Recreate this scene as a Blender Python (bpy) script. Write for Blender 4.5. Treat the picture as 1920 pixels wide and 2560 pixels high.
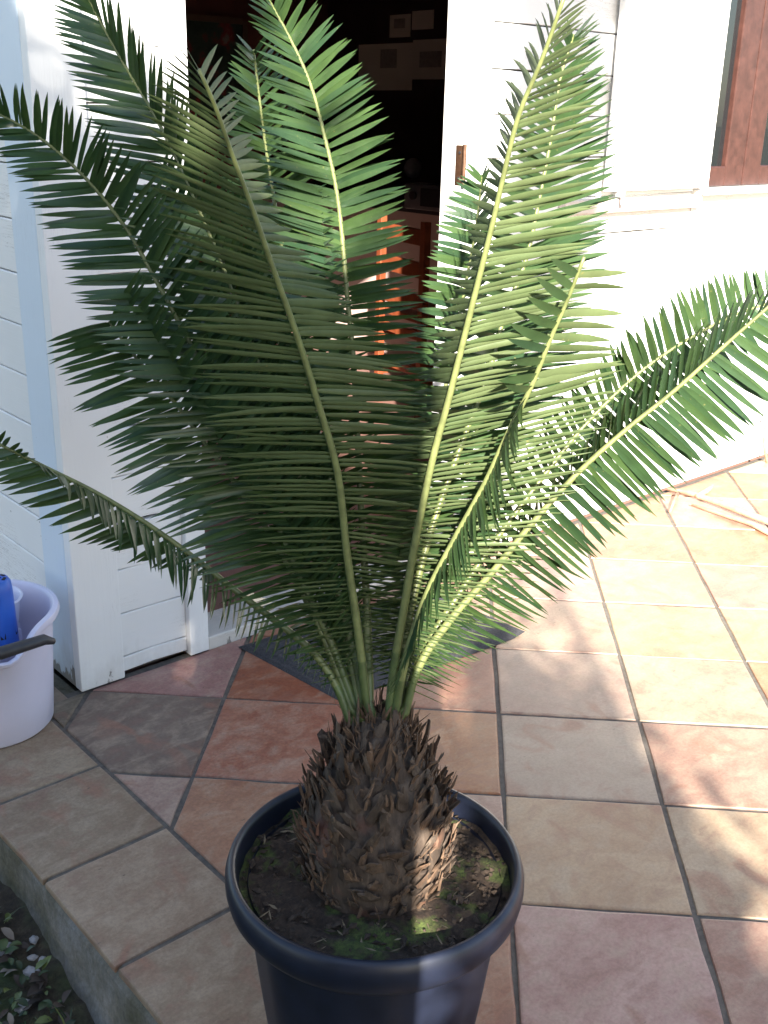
import bpy, bmesh, math, random
import numpy as np
from mathutils import Vector, Matrix

for o in list(bpy.data.objects):
    bpy.data.objects.remove(o)
SC = bpy.context.scene
COL = SC.collection
random.seed(7)
RNG = np.random.default_rng(11)

# ------------------------------------------------------------------ camera
# World axes: x along the house front, y into the house, z up; origin = foot of the corner post.
CAM = np.array([-1.00181, -2.23406, 1.37141])
FWD = np.array([0.62356894, 0.69965235, -0.34878126])
UP = np.array([0.21281354, 0.27737707, 0.93689506])
RIGHT = np.array([0.75224476, -0.65844404, 0.02406823])
FPX = 2682.4                       # focal length in photo pixels (1920 x 2560)
cd = bpy.data.cameras.new('camera')
cam = bpy.data.objects.new('camera', cd)
COL.objects.link(cam)
M = Matrix.Identity(4)
for r in range(3):
    M[r][0], M[r][1], M[r][2], M[r][3] = RIGHT[r], UP[r], -FWD[r], CAM[r]
cam.matrix_world = M
cd.sensor_fit = 'HORIZONTAL'
cd.sensor_width = 36
cd.lens = FPX / 1920 * 36
cd.clip_start = 0.02
cd.clip_end = 2000
SC.camera = cam
SC.render.resolution_x, SC.render.resolution_y = 768, 1024

# ------------------------------------------------------------------ sky, sun, exposure
SUN_EL = math.radians(25)
SH = np.array([0.625, 0.7806])     # horizontal direction in which the sunlight travels
SP = np.array([0.7806, -0.625])    # across it, to the right
W = bpy.data.worlds.new('World')
SC.world = W
W.use_nodes = True
wn = W.node_tree.nodes
wl = W.node_tree.links
sky = wn.new('ShaderNodeTexSky')
sky.sky_type = 'NISHITA'
sky.sun_disc = False
sky.sun_elevation = SUN_EL
sky.sun_rotation = math.atan2(-SH[0], -SH[1])
bg = wn['Background']
bg.inputs['Strength'].default_value = 0.082
wl.new(sky.outputs[0], bg.inputs['Color'])
sd = bpy.data.lights.new('sun', 'SUN')
sd.energy = 5.0
sd.angle = math.radians(0.53)
sd.color = (1.0, 0.93, 0.82)
sun = bpy.data.objects.new('sun', sd)
COL.objects.link(sun)
tv = Vector((SH[0] * math.cos(SUN_EL), SH[1] * math.cos(SUN_EL), -math.sin(SUN_EL)))
sun.rotation_euler = tv.to_track_quat('-Z', 'Y').to_euler()
sun.location = (-4, -5, 5)
vs = SC.view_settings
vs.view_transform = 'Standard'
vs.look = 'None'
vs.exposure = 2.25
vs.gamma = 1
vs.use_curve_mapping = False

# ------------------------------------------------------------------ helpers
def ray(u, v):
    d = FWD + RIGHT * ((u - 960) / FPX) + UP * (-(v - 1280) / FPX)
    return d
def px(u, v, ax, val):             # point where a photo pixel's ray meets a plane
    d = ray(u, v)
    return CAM + d * ((val - CAM[ax]) / d[ax])
def pxd(u, v, depth):
    return CAM + ray(u, v) * depth
def proj(P):
    d = np.asarray(P, float) - CAM
    z = d @ FWD
    return np.array([960 + FPX * (d @ RIGHT) / z, 1280 - FPX * (d @ UP) / z])

def tag(o, label=None, cat=None, group=None, kind=None):
    if label: o['label'] = label
    if cat: o['category'] = cat
    if group: o['group'] = group
    if kind: o['kind'] = kind
    return o
def empty(name, loc=(0, 0, 0), label=None, cat=None, group=None, rz=0, kind=None):
    o = bpy.data.objects.new(name, None)
    o.empty_display_size = 0.05
    o.location = loc
    o.rotation_euler = (0, 0, rz)
    COL.objects.link(o)
    return tag(o, label, cat, group, kind)
def link(name, me, parent=None, mat=None, loc=None, rot=None):
    o = bpy.data.objects.new(name, me)
    COL.objects.link(o)
    if mat is not None:
        if len(me.materials) == 0:
            me.materials.append(mat)
    if parent is not None:
        o.parent = parent
    if loc is not None: o.location = loc
    if rot is not None: o.rotation_euler = rot
    return o
def mesh(name, verts, faces, smooth=False):
    me = bpy.data.meshes.new(name)
    me.from_pydata([tuple(map(float, v)) for v in verts], [], [tuple(f) for f in faces])
    me.update()
    if smooth:
        me.polygons.foreach_set('use_smooth', [True] * len(me.polygons))
    return me

class MB:
    """collects shapes for ONE mesh"""
    def __init__(s): s.v = []; s.f = []
    def add(s, v, f):
        n = len(s.v)
        s.v += [tuple(map(float, p)) for p in v]
        s.f += [tuple(i + n for i in q) for q in f]
    def box(s, x0, x1, y0, y1, z0, z1, c=0.0):
        if c <= 0:
            s.add([(x, y, z) for x in (x0, x1) for y in (y0, y1) for z in (z0, z1)],
                  [(0, 1, 3, 2), (4, 6, 7, 5), (0, 4, 5, 1), (2, 3, 7, 6), (0, 2, 6, 4), (1, 5, 7, 3)])
            return
        bm = bmesh.new()
        bmesh.ops.create_cube(bm, size=1)
        for v in bm.verts:
            v.co = Vector(((x0 + x1) / 2 + v.co.x * (x1 - x0), (y0 + y1) / 2 + v.co.y * (y1 - y0), (z0 + z1) / 2 + v.co.z * (z1 - z0)))
        bmesh.ops.bevel(bm, geom=bm.edges[:], offset=c, segments=2, affect='EDGES', profile=0.5)
        bm.verts.index_update()
        s.add([v.co[:] for v in bm.verts], [[v.index for v in f.verts] for f in bm.faces])
        bm.free()
    def tube(s, pts, rad, n=8, cap=True):
        pts = [np.array(p, float) for p in pts]
        if not hasattr(rad, '__len__'): rad = [rad] * len(pts)
        v = []; f = []
        up = None
        for i, p in enumerate(pts):
            t = pts[min(i + 1, len(pts) - 1)] - pts[max(i - 1, 0)]
            t /= np.linalg.norm(t) + 1e-12
            if up is None:
                up = np.array([0, 0, 1.]) if abs(t[2]) < 0.9 else np.array([1., 0, 0])
            a = np.cross(t, up); a /= np.linalg.norm(a) + 1e-12
            b = np.cross(a, t); up = b
            for k in range(n):
                q = 2 * math.pi * k / n
                v.append(p + rad[i] * (math.cos(q) * a + math.sin(q) * b))
        for i in range(len(pts) - 1):
            for k in range(n):
                f.append((i * n + k, i * n + (k + 1) % n, (i + 1) * n + (k + 1) % n, (i + 1) * n + k))
        if cap:
            f.append(tuple(range(n))[::-1]); f.append(tuple((len(pts) - 1) * n + k for k in range(n)))
        s.add(v, f)
    def lathe(s, prof, n=48, sx=1, sy=1, fn=None, center=(0, 0, 0)):
        v = []; f = []
        for j, (r, z) in enumerate(prof):
            for k in range(n):
                q = 2 * math.pi * k / n
                rr, zz = (r, z) if fn is None else fn(r, z, q, j)
                v.append((center[0] + rr * sx * math.cos(q), center[1] + rr * sy * math.sin(q), center[2] + zz))
        for j in range(len(prof) - 1):
            for k in range(n):
                f.append((j * n + k, j * n + (k + 1) % n, (j + 1) * n + (k + 1) % n, (j + 1) * n + k))
        s.add(v, f)
    def build(s, name, mat, parent=None, smooth=False, auto=None):
        me = mesh(name, s.v, s.f, smooth)
        o = link(name, me, parent, mat)
        if auto is not None:
            me.polygons.foreach_set('use_smooth', [True] * len(me.polygons))
            try: me.set_sharp_from_angle(angle=math.radians(auto))
            except Exception: pass
        return o

# ------------------------------------------------------------------ materials
def new_mat(name):
    m = bpy.data.materials.new(name)
    m.use_nodes = True
    nt = m.node_tree
    return m, nt.nodes, nt.links, nt.nodes['Principled BSDF']
def ramp(nodes, stops):
    r = nodes.new('ShaderNodeValToRGB')
    el = r.color_ramp.elements
    while len(el) < len(stops): el.new(0.5)
    for e, (p, c) in zip(el, stops):
        e.position = p
        e.color = (c[0], c[1], c[2], 1) if hasattr(c, '__len__') else (c, c, c, 1)
    return r
def noise(nodes, links, scale, detail=6, rough=0.6, vec=None, stretch=None, dist=0.0):
    n = nodes.new('ShaderNodeTexNoise')
    n.inputs['Scale'].default_value = scale
    n.inputs['Detail'].default_value = detail
    n.inputs['Roughness'].default_value = rough
    n.inputs['Distortion'].default_value = dist
    if vec is not None:
        if stretch:
            mp = nodes.new('ShaderNodeMapping')
            mp.inputs['Scale'].default_value = stretch
            links.new(vec, mp.inputs['Vector'])
            vec = mp.outputs[0]
        links.new(vec, n.inputs['Vector'])
    return n
def mixc(nodes, links, fac, a, b, mode='MIX'):
    m = nodes.new('ShaderNodeMix')
    m.data_type = 'RGBA'
    m.blend_type = mode
    for val, i in ((a, 6), (b, 7)):
        if hasattr(val, 'links') or isinstance(val, bpy.types.NodeSocket): links.new(val, m.inputs[i])
        else: m.inputs[i].default_value = (*val[:3], 1)
    if isinstance(fac, bpy.types.NodeSocket): links.new(fac, m.inputs[0])
    else: m.inputs[0].default_value = fac
    return m.outputs[2]
def bump(nodes, links, bsdf, h, strength, dist=0.002, normal=None):
    b = nodes.new('ShaderNodeBump')
    b.inputs['Strength'].default_value = strength
    b.inputs['Distance'].default_value = dist
    links.new(h, b.inputs['Height'])
    if normal is not None: links.new(normal, b.inputs['Normal'])
    links.new(b.outputs[0], bsdf.inputs['Normal'])
    return b.outputs[0]
def geo_pos(nodes):
    return nodes.new('ShaderNodeNewGeometry').outputs['Position']
def simple(name, color, rough=0.6, var=0.15, scale=20, bumps=0.1, spec=0.5, metal=0):
    m, n, l, b = new_mat(name)
    pos = geo_pos(n)
    ns = noise(n, l, scale, vec=pos)
    c2 = tuple(max(0, c * (1 - var)) for c in color)
    c3 = tuple(min(1, c * (1 + var)) for c in color)
    r = ramp(n, [(0.3, c2), (0.7, c3)])
    l.new(ns.outputs['Fac'], r.inputs[0])
    l.new(r.outputs[0], b.inputs['Base Color'])
    b.inputs['Roughness'].default_value = rough
    b.inputs['Metallic'].default_value = metal
    b.inputs['Specular IOR Level'].default_value = spec
    if bumps: bump(n, l, b, ns.outputs['Fac'], bumps, 0.002)
    return m

def tile_material():
    m, n, l, b = new_mat('terracotta_tile')
    oi = n.new('ShaderNodeObjectInfo')
    pos = geo_pos(n)
    ad = n.new('ShaderNodeVectorMath'); ad.operation = 'ADD'
    rv = n.new('ShaderNodeCombineXYZ')
    mu = n.new('ShaderNodeMath'); mu.operation = 'MULTIPLY'; mu.inputs[1].default_value = 30
    l.new(oi.outputs['Random'], mu.inputs[0])
    l.new(mu.outputs[0], rv.inputs[0]); l.new(mu.outputs[0], rv.inputs[2])
    l.new(pos, ad.inputs[0]); l.new(rv.outputs[0], ad.inputs[1])
    vec = ad.outputs[0]
    big = noise(n, l, 5.5, 5, 0.6, vec, dist=0.6)
    mid = noise(n, l, 16, 7, 0.65, vec, (1, 1.7, 1), dist=0.4)
    fine = noise(n, l, 140, 5, 0.7, vec)
    # second glaze colour in soft clouds
    r1 = ramp(n, [(0.38, 0.0), (0.62, 1.0)]); l.new(big.outputs['Fac'], r1.inputs[0])
    hs = n.new('ShaderNodeHueSaturation')
    l.new(oi.outputs['Color'], hs.inputs['Color'])
    hs.inputs['Hue'].default_value = 0.490; hs.inputs['Saturation'].default_value = 1.12; hs.inputs['Value'].default_value = 0.80
    c = mixc(n, l, r1.outputs[0], oi.outputs['Color'], hs.outputs[0])
    r2 = ramp(n, [(0.46, 0.0), (0.72, 0.55)]); l.new(mid.outputs['Fac'], r2.inputs[0])
    c = mixc(n, l, r2.outputs[0], c, (0.40, 0.31, 0.225))
    r3 = ramp(n, [(0.30, 0.55), (0.47, 0.0)]); l.new(mid.outputs['Fac'], r3.inputs[0])
    c = mixc(n, l, r3.outputs[0], c, (0.20, 0.10, 0.075))
    bl = noise(n, l, 7.5, 3, 0.5, vec, (1.6, 1, 1), dist=0.8)
    rb = ramp(n, [(0.56, 0.0), (0.70, 0.62)]); l.new(bl.outputs['Fac'], rb.inputs[0])
    c = mixc(n, l, rb.outputs[0], c, (0.25, 0.115, 0.075))
    r4 = ramp(n, [(0.36, 0.86), (0.62, 1.08)]); l.new(fine.outputs['Fac'], r4.inputs[0])
    c = mixc(n, l, 1.0, c, r4.outputs[0], 'MULTIPLY')
    # small dark pits
    pit = noise(n, l, 42, 2, 0.5, vec, (1, 2.6, 1))
    r5 = ramp(n, [(0.20, 0.75), (0.25, 0.0)]); l.new(pit.outputs['Fac'], r5.inputs[0])
    c = mixc(n, l, r5.outputs[0], c, (0.07, 0.055, 0.045))
    l.new(c, b.inputs['Base Color'])
    rr = ramp(n, [(0.3, 0.38), (0.75, 0.62)]); l.new(mid.outputs['Fac'], rr.inputs[0])
    l.new(rr.outputs[0], b.inputs['Roughness'])
    b.inputs['Specular IOR Level'].default_value = 0.4
    nb = bump(n, l, b, mid.outputs['Fac'], 0.25, 0.003)
    bump(n, l, b, fine.outputs['Fac'], 0.12, 0.001, nb)
    return m

def paint_material(name, col, crack=1.0, along=(1.2, 1.2, 26), rot=0.16):
    """old white wood paint: grain cracks along the board, grime, peeled rot at the foot"""
    m, n, l, b = new_mat(name)
    pos = geo_pos(n)
    gr = noise(n, l, 5.0, 7, 0.62, pos, along, dist=0.35)
    cloud = noise(n, l, 2.3, 4, 0.5, pos)
    r0 = ramp(n, [(0.3, tuple(c * 0.90 for c in col)), (0.7, col)]); l.new(cloud.outputs['Fac'], r0.inputs[0])
    c = r0.outputs[0]
    # hairline cracks: narrow band of the stretched noise, masked to patches
    rc = ramp(n, [(0.494, 0.0), (0.5, 1.0), (0.506, 0.0)]); l.new(gr.outputs['Fac'], rc.inputs[0])
    msk = noise(n, l, 3.1, 3, 0.5, pos)
    rm = ramp(n, [(0.53, 0.0), (0.60, 1.0)]); l.new(msk.outputs['Fac'], rm.inputs[0])
    mm = n.new('ShaderNodeMath'); mm.operation = 'MULTIPLY'
    l.new(rc.outputs[0], mm.inputs[0]); l.new(rm.outputs[0], mm.inputs[1])
    m2 = n.new('ShaderNodeMath'); m2.operation = 'MULTIPLY'; m2.inputs[1].default_value = crack
    l.new(mm.outputs[0], m2.inputs[0])
    c = mixc(n, l, m2.outputs[0], c, (0.16, 0.13, 0.11))
    # specks / nail heads
    sp = noise(n, l, 55, 1, 0.4, pos)
    rs = ramp(n, [(0.17, 0.8), (0.20, 0.0)]); l.new(sp.outputs['Fac'], rs.inputs[0])
    c = mixc(n, l, rs.outputs[0], c, (0.10, 0.08, 0.07))
    if rot:
        sx = n.new('ShaderNodeSeparateXYZ'); l.new(pos, sx.inputs[0])
        pe = noise(n, l, 9, 6, 0.7, pos, (2.2, 2.2, 0.9))
        ma = n.new('ShaderNodeMath'); ma.operation = 'MULTIPLY_ADD'; ma.inputs[1].default_value = -4.2; ma.inputs[2].default_value = rot
        l.new(sx.outputs['Z'], ma.inputs[0])
        ad = n.new('ShaderNodeMath'); ad.operation = 'ADD'
        l.new(ma.outputs[0], ad.inputs[0]); l.new(pe.outputs['Fac'], ad.inputs[1])
        rp = ramp(n, [(0.70, 0.0), (0.74, 1.0)]); l.new(ad.outputs[0], rp.inputs[0])
        c = mixc(n, l, rp.outputs[0], c, (0.055, 0.045, 0.04))
        rg = ramp(n, [(0.35, 0.0), (0.8, 0.45)]); l.new(ad.outputs[0], rg.inputs[0])
        c = mixc(n, l, rg.outputs[0], c, (0.42, 0.40, 0.36))
    l.new(c, b.inputs['Base Color'])
    b.inputs['Roughness'].default_value = 0.5
    b.inputs['Specular IOR Level'].default_value = 0.35
    nb = bump(n, l, b, gr.outputs['Fac'], 0.22, 0.004)
    bump(n, l, b, m2.outputs[0], -0.3, 0.002, nb) if False else None
    return m

def leaf_material(name, c_dark, c_light, trans_col, rough, trans=0.35, spec=0.5):
    m, n, l, b = new_mat(name)
    at = n.new('ShaderNodeAttribute'); at.attribute_name = 'tint'
    pos = geo_pos(n)
    r = ramp(n, [(0.0, c_dark), (1.0, c_light)]); l.new(at.outputs['Fac'], r.inputs[0])
    ns = noise(n, l, 30, 4, 0.6, pos)
    r2 = ramp(n, [(0.3, 0.82), (0.7, 1.12)]); l.new(ns.outputs['Fac'], r2.inputs[0])
    c = mixc(n, l, 1.0, r.outputs[0], r2.outputs[0], 'MULTIPLY')
    # pale scars and brown specks
    sp = noise(n, l, 210, 2, 0.5, pos)
    rs = ramp(n, [(0.70, 0.0), (0.76, 0.7)]); l.new(sp.outputs['Fac'], rs.inputs[0])
    c = mixc(n, l, rs.outputs[0], c, (0.22, 0.20, 0.07))
    # lengthwise veins need no direction: fine noise relief only
    l.new(c, b.inputs['Base Color'])
    b.inputs['Roughness'].default_value = rough
    b.inputs['Specular IOR Level'].default_value = spec
    bump(n, l, b, ns.outputs['Fac'], 0.12, 0.001)
    tr = n.new('ShaderNodeBsdfTranslucent')
    t2 = mixc(n, l, 1.0, trans_col, r2.outputs[0], 'MULTIPLY')
    l.new(t2, tr.inputs['Color'])
    mx = n.new('ShaderNodeMixShader'); mx.inputs[0].default_value = trans
    l.new(b.outputs[0], mx.inputs[1]); l.new(tr.outputs[0], mx.inputs[2])
    l.new(mx.outputs[0], n['Material Output'].inputs['Surface'])
    return m

MT = {}
MT['tile'] = tile_material()
MT['paint'] = paint_material('white_house_paint', (0.80, 0.80, 0.79), 1.0)
MT['paint_v'] = paint_material('white_trim_paint', (0.80, 0.80, 0.79), 0.35, (22, 22, 1.0))
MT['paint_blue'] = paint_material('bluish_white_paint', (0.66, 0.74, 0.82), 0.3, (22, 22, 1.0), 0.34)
MT['concrete'] = simple('rough_concrete', (0.125, 0.115, 0.09), 0.9, 0.4, 14, 0.5)
m, n, l, b = new_mat('mossy_concrete')
pos = geo_pos(n)
n1 = noise(n, l, 6, 5, 0.6, pos); n2 = noise(n, l, 90, 6, 0.7, pos)
r = ramp(n, [(0.36, (0.075, 0.068, 0.038)), (0.52, (0.14, 0.125, 0.10)), (0.68, (0.21, 0.20, 0.19))]); l.new(n1.outputs['Fac'], r.inputs[0])
r2 = ramp(n, [(0.3, 0.65), (0.7, 1.2)]); l.new(n2.outputs['Fac'], r2.inputs[0])
l.new(mixc(n, l, 1.0, r.outputs[0], r2.outputs[0], 'MULTIPLY'), b.inputs['Base Color'])
b.inputs['Roughness'].default_value = 0.95
bump(n, l, b, n2.outputs['Fac'], 0.7, 0.004)
MT['concrete'] = m
MT['grout'] = simple('grey_grout', (0.12, 0.105, 0.09), 0.95, 0.3, 60, 0.4)
MT['upper'] = leaf_material('leaflet_upper_side', (0.027, 0.062, 0.030), (0.066, 0.114, 0.034), (0.22, 0.40, 0.05), 0.33, 0.22, 0.55)
MT['under'] = leaf_material('leaflet_lower_side', (0.080, 0.115, 0.045), (0.140, 0.175, 0.078), (0.24, 0.38, 0.07), 0.5, 0.26, 0.35)
MT['rachis'] = simple('yellow_green_rachis', (0.145, 0.165, 0.06), 0.45, 0.3, 60, 0.1)
MT['petiole'] = simple('green_petiole', (0.075, 0.105, 0.034), 0.45, 0.35, 50, 0.1)
MT['pot'] = simple('navy_black_plastic', (0.0095, 0.0125, 0.025), 0.40, 0.25, 25, 0.05, 0.45)

def bark_material():
    m, n, l, b = new_mat('dry_leaf_base_bark')
    oi = n.new('ShaderNodeObjectInfo')
    pos = geo_pos(n)
    ns = noise(n, l, 55, 8, 0.7, pos, (1, 1, 0.35))
    n2 = noise(n, l, 12, 3, 0.5, pos)
    r = ramp(n, [(0.25, (0.022, 0.015, 0.011)), (0.5, (0.085, 0.062, 0.045)), (0.75, (0.19, 0.15, 0.115))])
    l.new(ns.outputs['Fac'], r.inputs[0])
    rt = ramp(n, [(0.0, (0.55, 0.50, 0.48)), (0.5, (0.9, 0.86, 0.84)), (1.0, (1.25, 0.98, 0.78))])
    l.new(oi.outputs['Random'], rt.inputs[0])
    c = mixc(n, l, 1.0, r.outputs[0], rt.outputs[0], 'MULTIPLY')
    rr = ramp(n, [(0.60, 0.0), (0.72, 0.6)]); l.new(n2.outputs['Fac'], rr.inputs[0])
    c = mixc(n, l, rr.outputs[0], c, (0.16, 0.055, 0.035))
    l.new(c, b.inputs['Base Color'])
    b.inputs['Roughness'].default_value = 0.8
    bump(n, l, b, ns.outputs['Fac'], 0.6, 0.004)
    return m
MT['bark'] = bark_material()

def soil_material():
    m, n, l, b = new_mat('dark_potting_soil')
    pos = geo_pos(n)
    ns = noise(n, l, 85, 8, 0.75, pos)
    r = ramp(n, [(0.3, (0.010, 0.007, 0.005)), (0.55, (0.045, 0.028, 0.018)), (0.75, (0.11, 0.075, 0.05))])
    l.new(ns.outputs['Fac'], r.inputs[0])
    big = noise(n, l, 13, 4, 0.6, pos)
    fine = noise(n, l, 160, 4, 0.7, pos)
    rm = ramp(n, [(0.52, 0.0), (0.62, 0.85)]); l.new(big.outputs['Fac'], rm.inputs[0])
    rg = ramp(n, [(0.3, (0.02, 0.035, 0.008)), (0.7, (0.11, 0.15, 0.03))]); l.new(fine.outputs['Fac'], rg.inputs[0])
    c = mixc(n, l, rm.outputs[0], r.outputs[0], rg.outputs[0])
    l.new(c, b.inputs['Base Color'])
    b.inputs['Roughness'].default_value = 0.95
    bump(n, l, b, ns.outputs['Fac'], 0.9, 0.006)
    return m
MT['soil'] = soil_material()
MT['bucket'] = simple('lavender_white_plastic', (0.60, 0.58, 0.70), 0.33, 0.05, 6, 0.02, 0.5)
MT['blue'] = simple('blue_plastic', (0.02, 0.10, 0.46), 0.3, 0.1, 10, 0.02)
MT['black'] = simple('dark_grey_plastic', (0.03, 0.03, 0.035), 0.45, 0.2, 30, 0.05)
MT['mat'] = simple('dark_doormat', (0.040, 0.040, 0.044), 0.95, 0.5, 220, 0.8)
MT['hole'] = simple('deep_black', (0.008, 0.008, 0.012), 0.8, 0.1, 10, 0)

# ------------------------------------------------------------------ setting: ground, patio
me = mesh('garden_ground', [(-300, -300, -0.17), (300, -300, -0.17), (300, 300, -0.17), (-300, 300, -0.17)], [(0, 1, 2, 3)])
m, n, l, b = new_mat('garden_earth')
pos = geo_pos(n)
ns = noise(n, l, 40, 8, 0.75, pos)
r = ramp(n, [(0.3, (0.016, 0.011, 0.007)), (0.5, (0.05, 0.036, 0.022)), (0.72, (0.10, 0.075, 0.05))]); l.new(ns.outputs['Fac'], r.inputs[0])
bgn = noise(n, l, 5, 5, 0.6, pos)
rm = ramp(n, [(0.42, 0.0), (0.6, 0.9)]); l.new(bgn.outputs['Fac'], rm.inputs[0])
l.new(mixc(n, l, rm.outputs[0], r.outputs[0], (0.045, 0.075, 0.02)), b.inputs['Base Color'])
b.inputs['Roughness'].default_value = 0.95
bump(n, l, b, ns.outputs['Fac'], 1.0, 0.012)
MT['earth'] = m
link('ground', me, None, MT['earth'])['kind'] = 'structure'

EDGE = -0.374
def bed_z(x, y):
    return float(np.interp(y, [-1.6, -1.0, -0.5, 0.3], [-0.165, -0.150, -0.112, -0.105])) - 0.03 * min(1, max(0, (EDGE - 0.25 - x) / 0.6))
v = []; f = []
NX, NY = 40, 90
for j in range(NY + 1):
    for i in range(NX + 1):
        x = -1.7 + (EDGE - 0.004 + 1.7) * i / NX; y = -2.0 + 2.6 * j / NY
        e = min(1, min(i, j, NY - j) / 6)
        v.append((x, y, -0.18 + e * (bed_z(x, y) + 0.18) + e * RNG.normal(0, 0.0035)))
for j in range(NY):
    for i in range(NX):
        a0 = j * (NX + 1) + i
        f.append((a0, a0 + 1, a0 + NX + 2, a0 + NX + 1))
link('soil_bed', mesh('soil_bed', v, f, True), None, MT['earth'])['kind'] = 'structure'
floor_root = empty('patio', (0, 0, 0), kind='structure')
# concrete slab, its garden side slightly wavy
mb = MB()
ys = np.linspace(0.0, -4.2, 60)
vv = []; ff = []
for i, y in enumerate(ys):
    w = 0.006 * math.sin(y * 9.0) + 0.004 * math.sin(y * 23 + 1)
    vv += [(6.5, y, -0.006), (EDGE + 0.012, y, -0.006), (EDGE - 0.002 + w * 0.5, y, -0.022), (EDGE - 0.010 + w, y, -0.10), (EDGE - 0.028 + w, y, -0.155), (EDGE - 0.05 + 2 * w, y, -0.2)]
for i in range(len(ys) - 1):
    for k in range(5):
        ff.append((i * 6 + k, i * 6 + k + 1, (i + 1) * 6 + k + 1, (i + 1) * 6 + k))
mb.add(vv, ff)
mb.build('concrete_slab', MT['concrete'], floor_root, smooth=False)
mb = MB(); mb.box(EDGE + 0.014, 6.4, -4.19, 0.03, -0.06, -0.0045); mb.build('grout_bed', MT['grout'], floor_root)
mb = MB(); mb.box(EDGE + 0.002, -0.002, 0.0, 4.2, -0.2, -0.006); mb.build('concrete_slab', MT['concrete'], floor_root)

TS = 0.34
G0 = np.array([0.26375, -1.1957])           # a tile crossing, in world x, y (from the photo)
G0 = np.array([(1.032 - 0.659) / 2 ** .5, (-1.032 - 0.659) / 2 ** .5])
GA = np.array([1, -1]) / 2 ** .5            # tile column axis
GB = np.array([1, 1]) / 2 ** .5             # tile row axis
def clip(poly, n_, d):
    out = []
    for i in range(len(poly)):
        a, c = poly[i], poly[(i + 1) % len(poly)]
        da, dc = a @ n_ - d, c @ n_ - d
        if da >= 0: out.append(a)
        if da * dc < 0: out.append(a + (c - a) * da / (da - dc))
    return out
def tile_obj(poly, color, name='tile', top=0.0):
    """one flat tile: shrunk for the joint, chipped edge, rounded top arris"""
    poly = [np.array(p, float) for p in poly]
    P = []
    for i in range(len(poly)):
        a, c = poly[i], poly[(i + 1) % len(poly)]
        L = np.linalg.norm(c - a)
        k = max(1, int(L / 0.075))
        nrm = np.array([-(c - a)[1], (c - a)[0]]) / (L + 1e-9)
        for j in range(k):
            jit = 0 if j == 0 else RNG.normal(0, 0.0009)
            P.append(a + (c - a) * j / k + nrm * jit)
    P = np.array(P)
    cen = P.mean(0)
    n_ = len(P)
    tz = top + RNG.normal(0, 0.0006)
    tx, ty = RNG.normal(0, 0.0012, 2)
    def ring(d, z):
        out = []
        for p in P:
            q = cen - p
            out.append((*(p + q / (np.linalg.norm(q) + 1e-9) * d), z + (p[0] - cen[0]) * tx + (p[1] - cen[1]) * ty))
        return out
    v = ring(0, -0.014) + ring(0, tz - 0.0035) + ring(0.0016, tz - 0.0008) + ring(0.0055, tz)
    f = [tuple(range(3 * n_, 4 * n_))]
    for r_ in range(3):
        for k in range(n_):
            f.append((r_ * n_ + k, r_ * n_ + (k + 1) % n_, (r_ + 1) * n_ + (k + 1) % n_, (r_ + 1) * n_ + k))
    me = mesh(name, v, f)
    o = link(name, me, floor_root, MT['tile'])
    o.color = (*color, 1)
    return o
ORANGE, RED, PINK, BEIGE, GREYB, YEL, ROSE = (0.33, 0.170, 0.098), (0.31, 0.130, 0.078), (0.36, 0.255, 0.195), (0.37, 0.29, 0.21), (0.15, 0.107, 0.078), (0.38, 0.27, 0.17), (0.33, 0.212, 0.162)
named = {(-3, 1): GREYB, (-2, 1): ORANGE, (-3, 2): ROSE, (-2, 2): RED, (-3, 0): PINK, (-2, 0): ORANGE, (-1, 1): ORANGE, (-1, 2): ORANGE, (-1, 0): ROSE, (-1, -1): ORANGE,
         (0, 2): PINK, (0, 1): BEIGE, (0, 0): YEL, (0, -1): PINK, (1, 2): PINK, (1, 1): ROSE, (1, 0): YEL, (1, -1): ROSE, (0, 3): PINK, (1, 3): YEL, (2, 3): YEL, (0, -2): ORANGE, (2, 2): ORANGE, (-4, 2): GREYB, (-4, 1): GREYB, (-4, 3): GREYB, (0, 4): PINK, (1, 4): YEL}
J = 0.0095
pal = [ORANGE, PINK, BEIGE, YEL, ROSE, ORANGE, YEL]
cnt = 0
for i in range(-9, 11):
    for j in range(-9, 14):
        base = G0 + GA * TS * i + GB * TS * j
        g = J / 2
        q = [base + GA * g + GB * g, base + GA * (TS - g) + GB * g, base + GA * (TS - g) + GB * (TS - g), base + GA * g + GB * (TS - g)]
        q = [p + RNG.normal(0, 0.0012, 2) for p in q]
        for nn, dd in ((np.array([1., 0]), -0.102), (np.array([0, -1.]), -0.004), (np.array([0, 1.]), -2.75), (np.array([-1., 0]), -4.6)):
            if len(q) >= 3: q = clip(q, nn, dd)
        if len(q) < 3: continue
        ar = 0.5 * abs(sum(q[k][0] * q[(k + 1) % len(q)][1] - q[(k + 1) % len(q)][0] * q[k][1] for k in range(len(q))))
        if ar < 0.002: continue
        col = named.get((i, j))
        if col is None: col = pal[(i * 7 + j * 13 + i * j) % len(pal)]
        col = tuple(max(0.02, c * RNG.normal(1, 0.05)) for c in col)
        tile_obj(q, col); cnt += 1
# border strip along the step
y1 = -0.311 + 0.285 * 5
k = 0
while y1 > -3.6:
    y0 = y1 - 0.285 + 0.011
    if y1 > 0.0 and y0 > 0.9:
        pass
    x1 = -0.112 if y1 <= 0.01 else -0.035
    q = [np.array((EDGE + RNG.normal(0, .002), y0)), np.array((x1, y0)), np.array((x1, y1)), np.array((EDGE + RNG.normal(0, .002), y1))]
    col = [(0.27, 0.205, 0.135), (0.24, 0.18, 0.12), (0.28, 0.205, 0.14), (0.255, 0.19, 0.13)][k % 4]
    tile_obj(q, col)
    y1 -= 0.285; k += 1
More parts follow.
